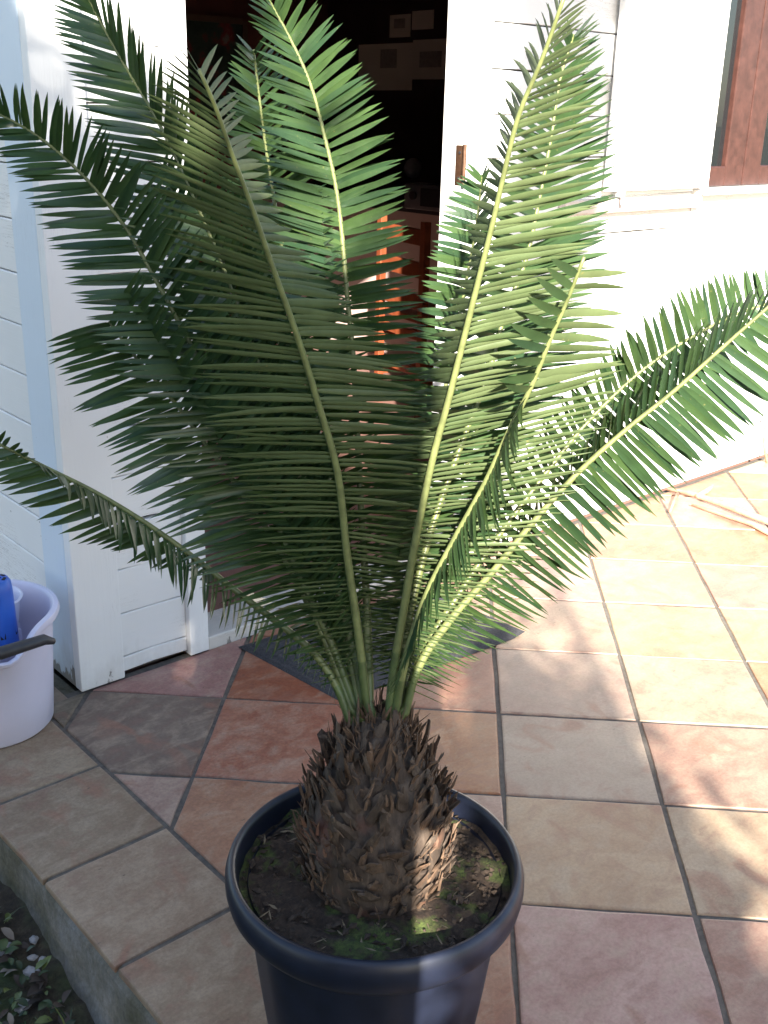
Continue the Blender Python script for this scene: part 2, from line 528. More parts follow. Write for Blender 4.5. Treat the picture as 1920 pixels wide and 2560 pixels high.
# the cut tile between border strip and post
# ------------------------------------------------------------------ the house
house = empty('wooden_house', (0, 0, 0), 'white painted wooden house with horizontal siding, open doorway and brown window', 'house')
ZT = 2.42
SIDE = 0.12
def siding(parent, x0, x1, z0, z1, yface, axis='x', mat='paint', phase=0.055):
    """stack of tongue-and-groove boards, each its own piece"""
    z = phase
    th = 0.019
    L = x1 - x0
    c = 0.0016
    while z > z0: z -= SIDE
    while z < z1 - 0.004:
        a = max(z, z0) + 0.0015; t = min(z + SIDE, z1) - 0.0015
        dy = RNG.normal(0, 0.0012)
        warp = RNG.normal(0, 0.0022)
        yf = yface + dy
        prof = [(yf + th, a), (yf + c, a), (yf, a + c), (yf, t - c * 1.6), (yf + c * 1.3, t), (yf + th, t)]
        v = [(x0, p, q) for p, q in prof] + [((x0 + x1) / 2, p + warp * 0.4, q + warp) for p, q in prof] + [(x1, p, q) for p, q in prof]
        f = [(0, 1, 2, 3, 4, 5), (17, 16, 15, 14, 13, 12)]
        for s in range(2):
            for k in range(6):
                f.append((s * 6 + (k + 1) % 6, s * 6 + k, s * 6 + 6 + k, s * 6 + 6 + (k + 1) % 6))
        if axis == 'y':
            v = [(q[1], q[0], q[2]) for q in v]
            f = [tuple(reversed(g_)) for g_ in f]
        link('siding_board', mesh('siding_board', v, f), parent, MT[mat])
        z += SIDE
DL, DR, DH = 0.372, 1.30, 2.04           # door opening
WL, WR, WB, WT = float(px(1774, 440, 1, -0.006)[0]), 3.62, 1.165, 2.1  # window opening
fw_ = MB()
for a in ((0.036, DL - 0.03, 0, ZT), (DL - 0.03, DR + 0.03, DH + 0.03, ZT), (DR + 0.03, WL, 0, ZT), (WL, WR, 0, WB - 0.03), (WL, WR, WT, ZT), (WR, 6.2, 0, ZT)):
    fw_.box(a[0], a[1], 0.036, 0.12, a[2], a[3])
MT['bare'] = simple('bare_weathered_wood', (0.10, 0.085, 0.07), 0.9, 0.3, 12, 0.3)
front = fw_.build('front_wall', MT['bare'], house)
siding(front, 0.1225, DL - 0.062, 0.012, ZT, 0.016)
siding(front, DR + 0.045, 1.80, 0.012, ZT, 0.016)
siding(front, 1.8025, WL - 0.06, 0.012, ZT, 0.016)
siding(front, WL - 0.0575, WR + 0.05, 0.012, WB - 0.04, 0.016)
siding(front, WR + 0.0525, 6.2, 0.012, ZT, 0.016)
sw_ = MB(); sw_.box(0.036, 0.12, 0.122, 4.2, 0, ZT)
side = sw_.build('side_wall', MT['bare'], house)
siding(side, 0.165, 4.2, 0.012, ZT, 0.014, 'y', 'paint', phase=0.047)
# corner boards (the post)
mb = MB(); mb.box(0.0, 0.12, 0.0, 0.034, 0.004, ZT, 0.003)
post = mb.build('corner_board', MT['paint_v'], house)
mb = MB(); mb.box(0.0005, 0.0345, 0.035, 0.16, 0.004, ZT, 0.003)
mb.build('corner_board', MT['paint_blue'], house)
# narrow fillet on the side corner board, a paler strip
# roof slab and ceiling
mb = MB(); mb.box(-0.18, 6.3, -0.18, 4.3, ZT + 0.002, ZT + 0.10, 0.004)
mb.build('roof', simple('grey_roof', (0.18, 0.15, 0.13), 0.8), house)
# far house walls close the room
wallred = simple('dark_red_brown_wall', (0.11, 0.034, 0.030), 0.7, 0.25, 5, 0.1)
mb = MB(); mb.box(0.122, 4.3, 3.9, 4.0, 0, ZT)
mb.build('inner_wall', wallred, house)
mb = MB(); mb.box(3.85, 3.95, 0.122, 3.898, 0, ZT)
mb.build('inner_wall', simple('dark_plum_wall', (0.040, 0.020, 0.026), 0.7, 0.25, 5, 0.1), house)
mb = MB(); mb.box(0.121, 3.849, 0.10, 3.899, -0.05, 0.012)
mb.build('inner_floor', simple('brown_mauve_floor', (0.23, 0.125, 0.10), 0.45, 0.15, 7, 0.05), house)
# door frame: jambs, head, sill, hinge
df = empty('door_frame'); df.parent = house
mb = MB(); mb.box(DL - 0.061, DL - 0.004, -0.004, 0.034, 0.004, DH + 0.06, 0.002); mb.build('jamb_trim', MT['paint_v'], df)
mb = MB(); mb.box(DL - 0.029, DL, 0.0345, 0.135, 0.004, DH, 0.002); mb.build('jamb', MT['paint_v'], df)
mb = MB(); mb.box(DR + 0.003, DR + 0.044, -0.004, 0.034, 0.004, DH + 0.06, 0.002); mb.build('jamb_trim', MT['paint_v'], df)
mb = MB(); mb.box(DR, DR + 0.029, 0.0345, 0.135, 0.004, DH, 0.002); mb.build('jamb', MT['paint_v'], df)
mb = MB(); mb.box(DL, DR, -0.002, 0.135, DH + 0.001, DH + 0.06, 0.002); mb.build('door_head', MT['paint_v'], df)
mb = MB(); mb.box(DL - 0.003, DR + 0.002, 0.001, 0.136, -0.002, 0.038, 0.004)
mb.build('door_sill', paint_material('worn_sill_paint', (0.60, 0.57, 0.53), 1.0, (1.2, 26, 26)), df)
brass = simple('rusty_brass', (0.12, 0.065, 0.04), 0.45, 0.3, 60, 0.1, 0.5, 0.6)
hz = px(1172, 415, 0, DR)[2]
hg = MB(); hg.box(DR - 0.003, DR + 0.0005, 0.036, 0.075, hz - 0.055, hz + 0.055, 0.001); hg.tube([(DR - 0.006, 0.036, hz - 0.058), (DR - 0.006, 0.036, hz + 0.058)], 0.006, 10)
ho = hg.build('hinge', brass, df, auto=40)
for dz in (-0.035, 0.035):
    s_ = MB(); s_.tube([(DR - 0.0055, 0.058, hz + dz), (DR - 0.0025, 0.058, hz + dz)], 0.004, 8); s_.build('screw', MT['black'], ho)
# shutter lying open on the wall, its ledge, hinge pin
sh = empty('shutter'); sh.parent = house
S0, S1, SB, STP = 1.885, WL - 0.062, 1.152, 2.12
nb = 5
for k in range(nb):
    a = S0 + (S1 - S0) * k / nb; c = S0 + (S1 - S0) * (k + 1) / nb
    mb = MB(); mb.box(a + 0.0008, c - 0.0008, -0.030 + RNG.normal(0, 0.0006), -0.006, SB, STP, 0.002); mb.build('plank', MT['paint_v'], sh)
for z in (SB + 0.12, 1.95):
    mb = MB(); mb.box(S0 + 0.03, S1 - 0.03, -0.0065, 0.012, z, z + 0.08, 0.002); mb.build('batten', MT['paint_v'], sh)
lg = MB(); lg.box(1.70, S1 + 0.02, -0.016, 0.0155, 1.085, 1.128, 0.003)
lg.build('wall_batten', paint_material('worn_batten_paint', (0.62, 0.54, 0.48), 0.8, (1.2, 20, 20), False), house)
pin = MB(); pin.tube([(1.955, -0.036, 1.11), (1.955, -0.036, 1.20)], 0.006, 8); pin.box(1.945, 1.965, -0.036, -0.015, 1.135, 1.150)
pin.build('shutter_catch', simple('white_painted_iron', (0.55, 0.55, 0.55), 0.5, 0.1, 30, 0.1), house)
# window
win = empty('window'); win.parent = house
brown = simple('red_brown_window_wood', (0.058, 0.024, 0.019), 0.35, 0.3, 30, 0.12)
mb = MB(); mb.box(WL - 0.055, WL, -0.006, 0.033, WB - 0.02, WT + 0.04, 0.002); mb.build('window_trim', MT['paint_v'], win)
mb = MB(); mb.box(WR, WR + 0.05, -0.006, 0.033, WB - 0.02, WT + 0.04, 0.002); mb.build('window_trim', MT['paint_v'], win)
mb = MB(); mb.box(WL + 0.001, WR - 0.001, -0.006, 0.033, WT, WT + 0.04, 0.002); mb.build('window_trim', MT['paint_v'], win)
mb = MB(); mb.box(WL - 0.057, WR + 0.052, -0.035, 0.12, WB - 0.039, WB - 0.0205, 0.003); mb.build('window_sill', MT['paint_v'], win)
gl, gn, gl_, gb = new_mat('window_glass')
gb.inputs['Base Color'].default_value = (0.012, 0.014, 0.016, 1); gb.inputs['Roughness'].default_value = 0.03; gb.inputs['Specular IOR Level'].default_value = 0.8
wx = lambda u: float(px(u, 250, 1, 0.05)[0])
w1, w2, w3 = wx(1836), wx(1882), wx(1925)
for nm, bxs in (('sash_stile', (w1, w2 - 0.003, WB - 0.018, WT - 0.002)), ('sash_stile', (w2 + 0.003, w3, WB - 0.018, WT - 0.002)), ('sash_stile', (WR - 0.07, WR - 0.002, WB - 0.018, WT - 0.002)),
                ('sash_rail', (WL + 0.002, w1 - 0.0005, WB - 0.018, WB + 0.052)), ('sash_rail', (w3 + 0.0005, WR - 0.0705, WB - 0.018, WB + 0.052)),
                ('sash_rail', (WL + 0.002, w1 - 0.0005, WT - 0.06, WT - 0.002)), ('sash_rail', (w3 + 0.0005, WR - 0.0705, WT - 0.06, WT - 0.002))):
    mb = MB(); mb.box(bxs[0], bxs[1], 0.05, 0.095, bxs[2], bxs[3], 0.004); mb.build(nm, brown, win)
for a, c in ((WL + 0.002, w1 + 0.004), (w3 - 0.004, WR - 0.066)):
    mb = MB(); mb.box(a, c, 0.070, 0.075, WB + 0.045, WT - 0.055); mb.build('pane', gl, win)

# ------------------------------------------------------------------ inside the room
mauve = simple('mauve_counter_front', (0.46, 0.34, 0.31), 0.6, 0.1, 6, 0.05)
ctr = empty('counter', (3.2, 2.0, 0.012), 'mauve counter with dark top inside the doorway behind the wooden chair', 'counter')
mb = MB(); mb.box(0.0, 0.55, -1.7, 1.85, 0, 0.842); mb.build('counter_front', mauve, ctr)
mb = MB(); mb.box(-0.025, 0.56, -1.72, 1.86, 0.843, 0.886, 0.004); mb.build('counter_top', MT['black'], ctr)
chw = simple('dark_orange_brown_wood', (0.22, 0.055, 0.022), 0.35, 0.3, 18, 0.06)
cp = px(1065, 555, 2, 0.92)
ang = math.atan2(-0.195, 0.98)
chair = empty('ladder_back_chair', (cp[0], cp[1], 0.012), 'dark brown wooden ladder back chair standing just inside the open doorway', 'chair', rz=ang)
# local: x = seat direction, y = along the back (0..0.42)
for y in (0.0, 0.39):
    mb = MB(); mb.box(-0.017, 0.017, y - 0.02, y + 0.02, 0, 0.908, 0.003); mb.build('back_leg', chw, chair)
    mb = MB(); mb.box(0.36, 0.394, y - 0.018, y + 0.018, 0, 0.44, 0.003); mb.build('front_leg', chw, chair)
for z in (0.80, 0.655, 0.51):
    mb = MB(); mb.box(-0.010, 0.010, 0.0195, 0.3705, z, z + 0.072, 0.003); mb.build('slat', chw, chair)
mb = MB(); mb.box(0.018, 0.41, -0.022, 0.412, 0.4405, 0.470, 0.004); mb.build('seat', chw, chair)
for z in (0.2, 0.37):
    mb = MB(); mb.box(-0.010, 0.010, 0.0195, 0.3705, z, z + 0.04, 0.002); mb.build('stretcher', chw, chair)
    for y in (0.0, 0.39):
        mb = MB(); mb.box(0.0165, 0.3605, y - 0.009, y + 0.009, z - 0.06, z - 0.02, 0.002); mb.build('stretcher', chw, chair)
paper = simple('yellowed_paper', (0.62, 0.56, 0.50), 0.8, 0.06, 4, 0.0)
ink = simple('faded_print', (0.30, 0.26, 0.25), 0.8, 0.2, 60, 0.0)
def wall_paper(u0, v0, u1, v1, label, inner=None):
    a = px(u0, v0, 0, 3.85); c = px(u1, v1, 0, 3.85)
    ya, yc = max(a[1], c[1]), min(a[1], c[1]); zt, zb = max(a[2], c[2]), min(a[2], c[2])
    mb = MB(); mb.box(3.846, 3.8505, yc, ya, zb, zt)
    o = mb.build('paper_sheet', paper, None)
    tag(o, label, 'paper')
    if inner:
        i0, j0, i1, j1 = inner
        mb = MB(); mb.box(3.8445, 3.8458, ya + (yc - ya) * i1, ya + (yc - ya) * i0, zt + (zb - zt) * j1, zt + (zb - zt) * j0)
        mb.build('printed_patch', ink, o)
wall_paper(898, 112, 1030, 226, 'large pale sheet pinned on the dark wall inside, left of two level sheets', (0.42, 0.12, 0.72, 0.52))
wall_paper(1034, 100, 1122, 198, 'grey printed sheet pinned on the dark inner wall beside the larger pale sheet', (0.2, 0.3, 0.8, 0.7))
wall_paper(976, 38, 1026, 92, 'small framed print pinned above the large pale sheet on the dark wall', (0.22, 0.18, 0.75, 0.6))
wall_paper(1032, 28, 1084, 72, 'small blank note pinned highest on the dark wall inside the door')
# picture on the far wall
a = px(458, 50, 1, 3.9); c = px(606, 330, 1, 3.9)
pic = empty('framed_picture', (a[0], 3.9, c[2]), 'large dark framed picture with red figure hanging inside at the left of the doorway', 'picture')
pw, ph = c[0] - a[0], a[2] - c[2]
x0 = -0.35
mb = MB(); mb.box(x0, pw, -0.02, -0.002, 0, ph); 
m, n, l, b = new_mat('dark_festive_print')
pos = geo_pos(n); ns = noise(n, l, 7, 5, 0.6, pos)
r = ramp(n, [(0.35, (0.01, 0.022, 0.02)), (0.55, (0.03, 0.05, 0.045)), (0.63, (0.16, 0.02, 0.025)), (0.70, (0.15, 0.14, 0.13))]); l.new(ns.outputs['Fac'], r.inputs[0]); l.new(r.outputs[0], b.inputs['Base Color'])
mb.build('canvas', m, pic)
frm = simple('dull_wood_frame', (0.10, 0.06, 0.045), 0.6)
for bx in ((x0 - 0.04, x0, -0.02, ph + 0.02), (pw, pw + 0.035, -0.02, ph + 0.02), (x0 + 0.0005, pw - 0.0005, ph, ph + 0.035), (x0 + 0.0005, pw - 0.0005, -0.035, 0)):
    mb = MB(); mb.box(bx[0], bx[1], -0.03, -0.001, bx[2], bx[3]); mb.build('frame_bar', frm, pic)
# things on the counter
CT = 0.012 + 0.886
def on_counter(u, v): return px(u, v, 2, CT)
p = on_counter(1060, 527)
ra = empty('radio', (p[0] + 0.08, p[1], CT), 'dark boxy radio standing on the counter inside', 'radio', rz=0.1)
mb = MB(); mb.box(-0.06, 0.06, -0.17, 0.17, 0, 0.13, 0.01); mb.build('case', simple('dull_grey_plastic', (0.10, 0.10, 0.11), 0.5), ra, auto=40)
mb = MB(); mb.box(-0.0645, -0.0605, -0.13, 0.05, 0.02, 0.11); mb.build('speaker_grille', MT['hole'], ra)
mb = MB(); mb.lathe([(0.0, -0.006), (0.022, -0.006), (0.022, 0.006), (0.0, 0.006)], 16); o = mb.build('dial', MT['black'], ra); o.location = (-0.066, 0.10, 0.07); o.rotation_euler = (0, math.pi / 2, 0)
p = on_counter(1138, 536)
mg = empty('mug', (p[0] + 0.03, p[1], CT), 'pale blue grey mug standing beside the radio on the counter', 'mug')
mb = MB(); mb.lathe([(0.0, 0.0), (0.042, 0.0), (0.045, 0.01), (0.045, 0.11), (0.041, 0.11), (0.040, 0.012), (0.0, 0.012)], 24); mb.build('cup', simple('pale_blue_ceramic', (0.34, 0.36, 0.44), 0.3), mg, auto=50)
mb = MB(); mb.tube([(0, 0.042, 0.09), (0, 0.070, 0.085), (0, 0.076, 0.055), (0, 0.066, 0.03), (0, 0.042, 0.025)], 0.006, 8); mb.build('handle', simple('pale_blue_handle', (0.34, 0.36, 0.44), 0.3), mg, smooth=True)
p = px(1052, 470, 0, 3.62)
jar = empty('lamp', (3.55, p[1], CT), 'small round grey globe ornament on a stem behind the radio', 'ornament')
mb = MB(); mb.lathe([(0.0, 0), (0.05, 0), (0.05, 0.012), (0.012, 0.02), (0.010, 0.12)], 20); mb.build('stem', MT['black'], jar, auto=40)
mb = MB(); mb.lathe([(0.001, 0.11), (0.03, 0.117), (0.05, 0.14), (0.056, 0.17), (0.045, 0.205), (0.02, 0.222), (0.001, 0.225)], 24); mb.build('globe', simple('grey_glass_globe', (0.35, 0.33, 0.36), 0.25), jar, smooth=True)
jar.name = 'globe_ornament'

# ------------------------------------------------------------------ doormat
dm = empty('doormat', (0, 0, 0), 'dark grey ribbed doormat lying on the tiles before the doorway', 'doormat')
c4 = [np.array([0.44, -0.035]), np.array([0.475, -0.435]), np.array([1.11, -0.475]), np.array([1.10, -0.06])]
def quad_pt(s, t): return (c4[0] * (1 - s) + c4[3] * s) * (1 - t) + (c4[1] * (1 - s) + c4[2] * s) * t
v = []; f = []
NS, NT = 60, 30
for j in range(NT + 1):
    for i in range(NS + 1):
        s, t = i / NS, j / NT
        q = quad_pt(s, t)
        edge = min(s, 1 - s, t, 1 - t)
        z = 0.0015 if edge <= 0 else (0.007 if edge < 0.045 else 0.010 + 0.0022 * (j % 2))
        z += 0.010 * max(0, (s - 0.93) / 0.07) * t
        v.append((q[0], q[1], z))
for j in range(NT):
    for i in range(NS):
        a0 = j * (NS + 1) + i
        f.append((a0, a0 + NS + 1, a0 + NS + 2, a0 + 1))
mb = MB(); mb.add(v, f); mb.build('mat_sheet', MT['mat'], dm)

# ------------------------------------------------------------------ flower pot
PC = np.array([-0.147, -1.275])
RIMZ = 0.36
pot = empty('flower_pot', (PC[0], PC[1], 0.001), 'large dark navy plastic flower pot with thick rounded rim on the terracotta tiles', 'flower pot')
def potfn(r, z, q, j):
    if 2 <= j <= 7: r = r + 0.0014 * math.copysign(abs(math.cos(q * 12)) ** 0.35, math.cos(q * 12))
    return r, z
mb = MB()
mb.lathe([(0.0, 0.0), (0.146, 0.0), (0.150, 0.004), (0.158, 0.07), (0.168, 0.15), (0.177, 0.23), (0.185, 0.295), (0.187, 0.312), (0.184, 0.33), (0.180, 0.30), (0.172, 0.24), (0.14, 0.03), (0, 0.02)], 96, fn=potfn)
mb.build('pot_body', MT['pot'], pot, auto=35)
mb = MB()
prof = [(0.1865, 0.300), (0.196, 0.2985), (0.2065, 0.303), (0.2135, 0.315), (0.2165, 0.330), (0.2165, 0.343), (0.2135, 0.353), (0.2095, 0.359), (0.205, 0.360), (0.2015, 0.357), (0.1995, 0.350), (0.1985, 0.335), (0.196, 0.31), (0.1865, 0.300)]
mb.lathe(prof, 96)
mb.build('pot_rim', MT['pot'], pot, smooth=True)

# soil
soil = empty('potting_soil', (PC[0], PC[1], 0.0), 'dark mossy potting soil with bark crumbs filling the navy pot', 'soil')
SOZ = 0.325
v = []; f = []
NR, NA = 26, 90
for j in range(NR + 1):
    r_ = 0.197 * j / NR
    for k in range(NA):
        q = 2 * math.pi * k / NA
        x, y = r_ * math.cos(q), r_ * math.sin(q)
        z = SOZ + 0.010 * math.exp(-(r_ / 0.13) ** 2) + 0.004 * math.sin(x * 47 + 1) * math.sin(y * 39) + 0.0028 * math.sin(x * 143 + y * 80) + RNG.normal(0, 0.0016)
        v.append((x, y, z))
for j in range(NR):
    for k in range(NA):
        f.append((j * NA + k, j * NA + (k + 1) % NA, (j + 1) * NA + (k + 1) % NA, (j + 1) * NA + k))
mb = MB(); mb.add(v, f); mb.build('soil_surface', MT['soil'], soil, smooth=True)['kind'] = 'stuff'
crumb = simple('bark_crumbs', (0.045, 0.03, 0.02), 0.9, 0.7, 70, 0.4)
mb = MB()
for k in range(900):
    r_ = 0.194 * math.sqrt(random.random()); q = random.random() * 6.283
    s = 0.0022 * (1 + 2.2 * random.random() ** 3)
    e = random.uniform(0.6, 2.2)
    c = Vector((r_ * math.cos(q), r_ * math.sin(q), SOZ + 0.010 * math.exp(-(r_ / 0.13) ** 2) + 0.001))
    R_ = Matrix.Rotation(random.random() * 6.28, 3, 'Z') @ Matrix.Rotation(random.random() * 0.9, 3, 'X')
    vs_ = [R_ @ Vector((x * s * e, y * s, z * s * 0.7)) + c for x, y, z in ((1, 0, 0), (-1, 0.1, 0), (0, 1, 0), (0.1, -1, 0), (0, 0, 1), (0, 0, -1))]
    mb.add(vs_, [(0, 2, 4), (2, 1, 4), (1, 3, 4), (3, 0, 4), (2, 0, 5), (1, 2, 5), (3, 1, 5), (0, 3, 5)])
mb.build('soil_crumbs', crumb, soil)['kind'] = 'stuff'
pale = simple('pale_straw_bits', (0.17, 0.13, 0.08), 0.8, 0.4, 40, 0.2)
mb = MB()
for k in range(55):
    r_ = random.uniform(0.10, 0.185); q = random.random() * 6.283
    c = np.array((r_ * math.cos(q), r_ * math.sin(q), SOZ + 0.006))
    a_ = random.random() * 6.283; L_ = random.uniform(0.004, 0.016)
    d_ = np.array((math.cos(a_), math.sin(a_), random.uniform(-0.2, 0.4))) * L_
    w_ = np.array((-math.sin(a_), math.cos(a_), 0.3)) * random.uniform(0.0008, 0.0022)
    mb.add([c - d_ - w_ * .3, c - w_, c + d_, c + w_], [(0, 1, 2, 3)])
mb.build('straw_bits', pale, soil)['kind'] = 'stuff'

# ------------------------------------------------------------------ cycad: trunk
plant = empty('cycad_plant', (PC[0], PC[1], 0.33), 'spreading green cycad with stiff feathery fronds rising from a stout scaly trunk', 'plant')
PLOC = np.array((PC[0], PC[1], 0.33))
TO = np.array((0.006, 0.006))      # trunk leans a little
def trunk_r(h):                    # h 0..1
    pts = [(0, .112), (.12, .122), (.3, .126), (.5, .116), (.68, .094), (.82, .070), (.93, .052), (1.0, .036)]
    for (a, ra_), (c, rc_) in zip(pts, pts[1:]):
        if h <= c: return 0.86 * (ra_ + (rc_ - ra_) * (h - a) / (c - a))
    return 0.86 * pts[-1][1]
TH = 0.262
mb = MB()
mb.lathe([(trunk_r(i / 14) * 0.95, -0.01 + (TH + 0.0) * i / 14) for i in range(15)] + [(0.0, TH)], 40)
trunk = mb.build('trunk', MT['bark'], plant, smooth=True)
def scale_mesh(seed, long):
    rr = np.random.default_rng(seed)
    # blunt wedge pointing up (+z local is outward, +y is upward): 5 rings of 6
    v = []; f = []
    rings = 5
    for i in range(rings):
        t = i / (rings - 1)
        wdt = (1 - 0.55 * t ** 1.4) * (0.5 + 0.5 * min(1, t * 4)) * 0.5
        thk = (0.42 - 0.26 * t) * (0.6 + 0.4 * min(1, t * 3))
        for k in range(6):
            q = 2 * math.pi * k / 6 + 0.3
            x = wdt * math.cos(q) * (1 + rr.normal(0, 0.12)); z = thk * math.sin(q) * 0.5 * (1 + rr.normal(0, 0.15))
            z += (0.25 * t ** 1.3 if long else 0.10 * t) + rr.normal(0, 0.02)
            y = t * (1.0 + rr.normal(0, 0.04)) + (rr.normal(0, 0.09) if i == rings - 1 else 0)
            v.append((x + 0.06 * rr.normal() * t, y, z))
    for i in range(rings - 1):
        for k in range(6):
            f.append((i * 6 + k, i * 6 + (k + 1) % 6, (i + 1) * 6 + (k + 1) % 6, (i + 1) * 6 + k))
    f.append(tuple(range(6))[::-1]); f.append(tuple(24 + k for k in range(6)))
    me = mesh('leaf_base', v, f)
    me.materials.append(MT['bark'])
    return me
SMS = [scale_mesh(s, False) for s in range(7)]
SML = [scale_mesh(s + 50, True) for s in range(7)]
NSC = 290
for k in range(NSC):
    h = (k / NSC) ** 1.08
    q = k * 2.399963 + RNG.normal(0, 0.12)
    r_ = trunk_r(h)
    long = h > 0.42 and random.random() < 0.75
    me = random.choice(SML if long else SMS)
    ln = (random.uniform(0.026, 0.050) if long else random.uniform(0.020, 0.038)) * (1.0 if h < 0.85 else 0.8)
    wd = random.choice((random.uniform(0.011, 0.020), random.uniform(0.018, 0.034))) * (0.75 if h > 0.8 else 1)
    out = np.array((math.cos(q), math.sin(q), 0.0))
    lean = random.uniform(0.0, 0.55) + (0.18 if 0.4 < h < 0.85 else 0)
    if h > 0.88: lean *= 0.4
    if h < 0.4: lean += 0.15; wd *= 1.15
    slope = (trunk_r(min(1, h + 0.06)) - trunk_r(max(0, h - 0.06))) / (0.12 * TH)
    upv = np.array((0, 0, 1.0)) + out * (slope * 0.8 + lean)
    upv /= np.linalg.norm(upv)
    side_ = np.cross(upv, out); side_ /= np.linalg.norm(side_)
    nrm = np.cross(side_, upv)
    tw = RNG.normal(0, 0.38)
    upv2 = upv * math.cos(tw) + side_ * math.sin(tw); side2 = side_ * math.cos(tw) - upv * math.sin(tw)
    base = out * (r_ * 0.93) + np.array((0, 0, TH * h - 0.008))
    o = link('leaf_base', me, trunk)
    mm = Matrix.Identity(4)
    for a_ in range(3):
        mm[a_][0] = side2[a_] * wd; mm[a_][1] = upv2[a_] * ln; mm[a_][2] = nrm[a_] * wd * 0.8; mm[a_][3] = base[a_]
    o.matrix_local = mm
# woolly fibres at the crown
mb = MB()
for k in range(620):
    q = random.random() * 6.283; h = random.uniform(0.72, 1.02) if k < 260 else random.uniform(0.0, 0.95)
    r_ = trunk_r(min(h, 1)) * (random.uniform(0.3, 1.1) if k < 260 else random.uniform(0.98, 1.07))
    b0 = np.array((r_ * math.cos(q), r_ * math.sin(q), TH * h))
    d = np.array((math.cos(q) * random.uniform(0, .6), math.sin(q) * random.uniform(0, .6), 1.0)) + (RNG.normal(0, .28, 3) if k >= 260 else 0); d /= np.linalg.norm(d)
    L_ = random.uniform(0.012, 0.035)
    mb.tube([b0, b0 + d * L_ * .5, b0 + d * L_ + RNG.normal(0, 0.003, 3)], [0.0011, 0.0009, 0.0003] if k % 3 else [0.0030, 0.0026, 0.0010], 4, False)
fo = mb.build('crown_fibre', MT['bark'], plant); fo['kind'] = 'stuff'

# ------------------------------------------------------------------ cycad: fronds
K = 1920 / 1659                    # the paths below were read off at 1659 px width
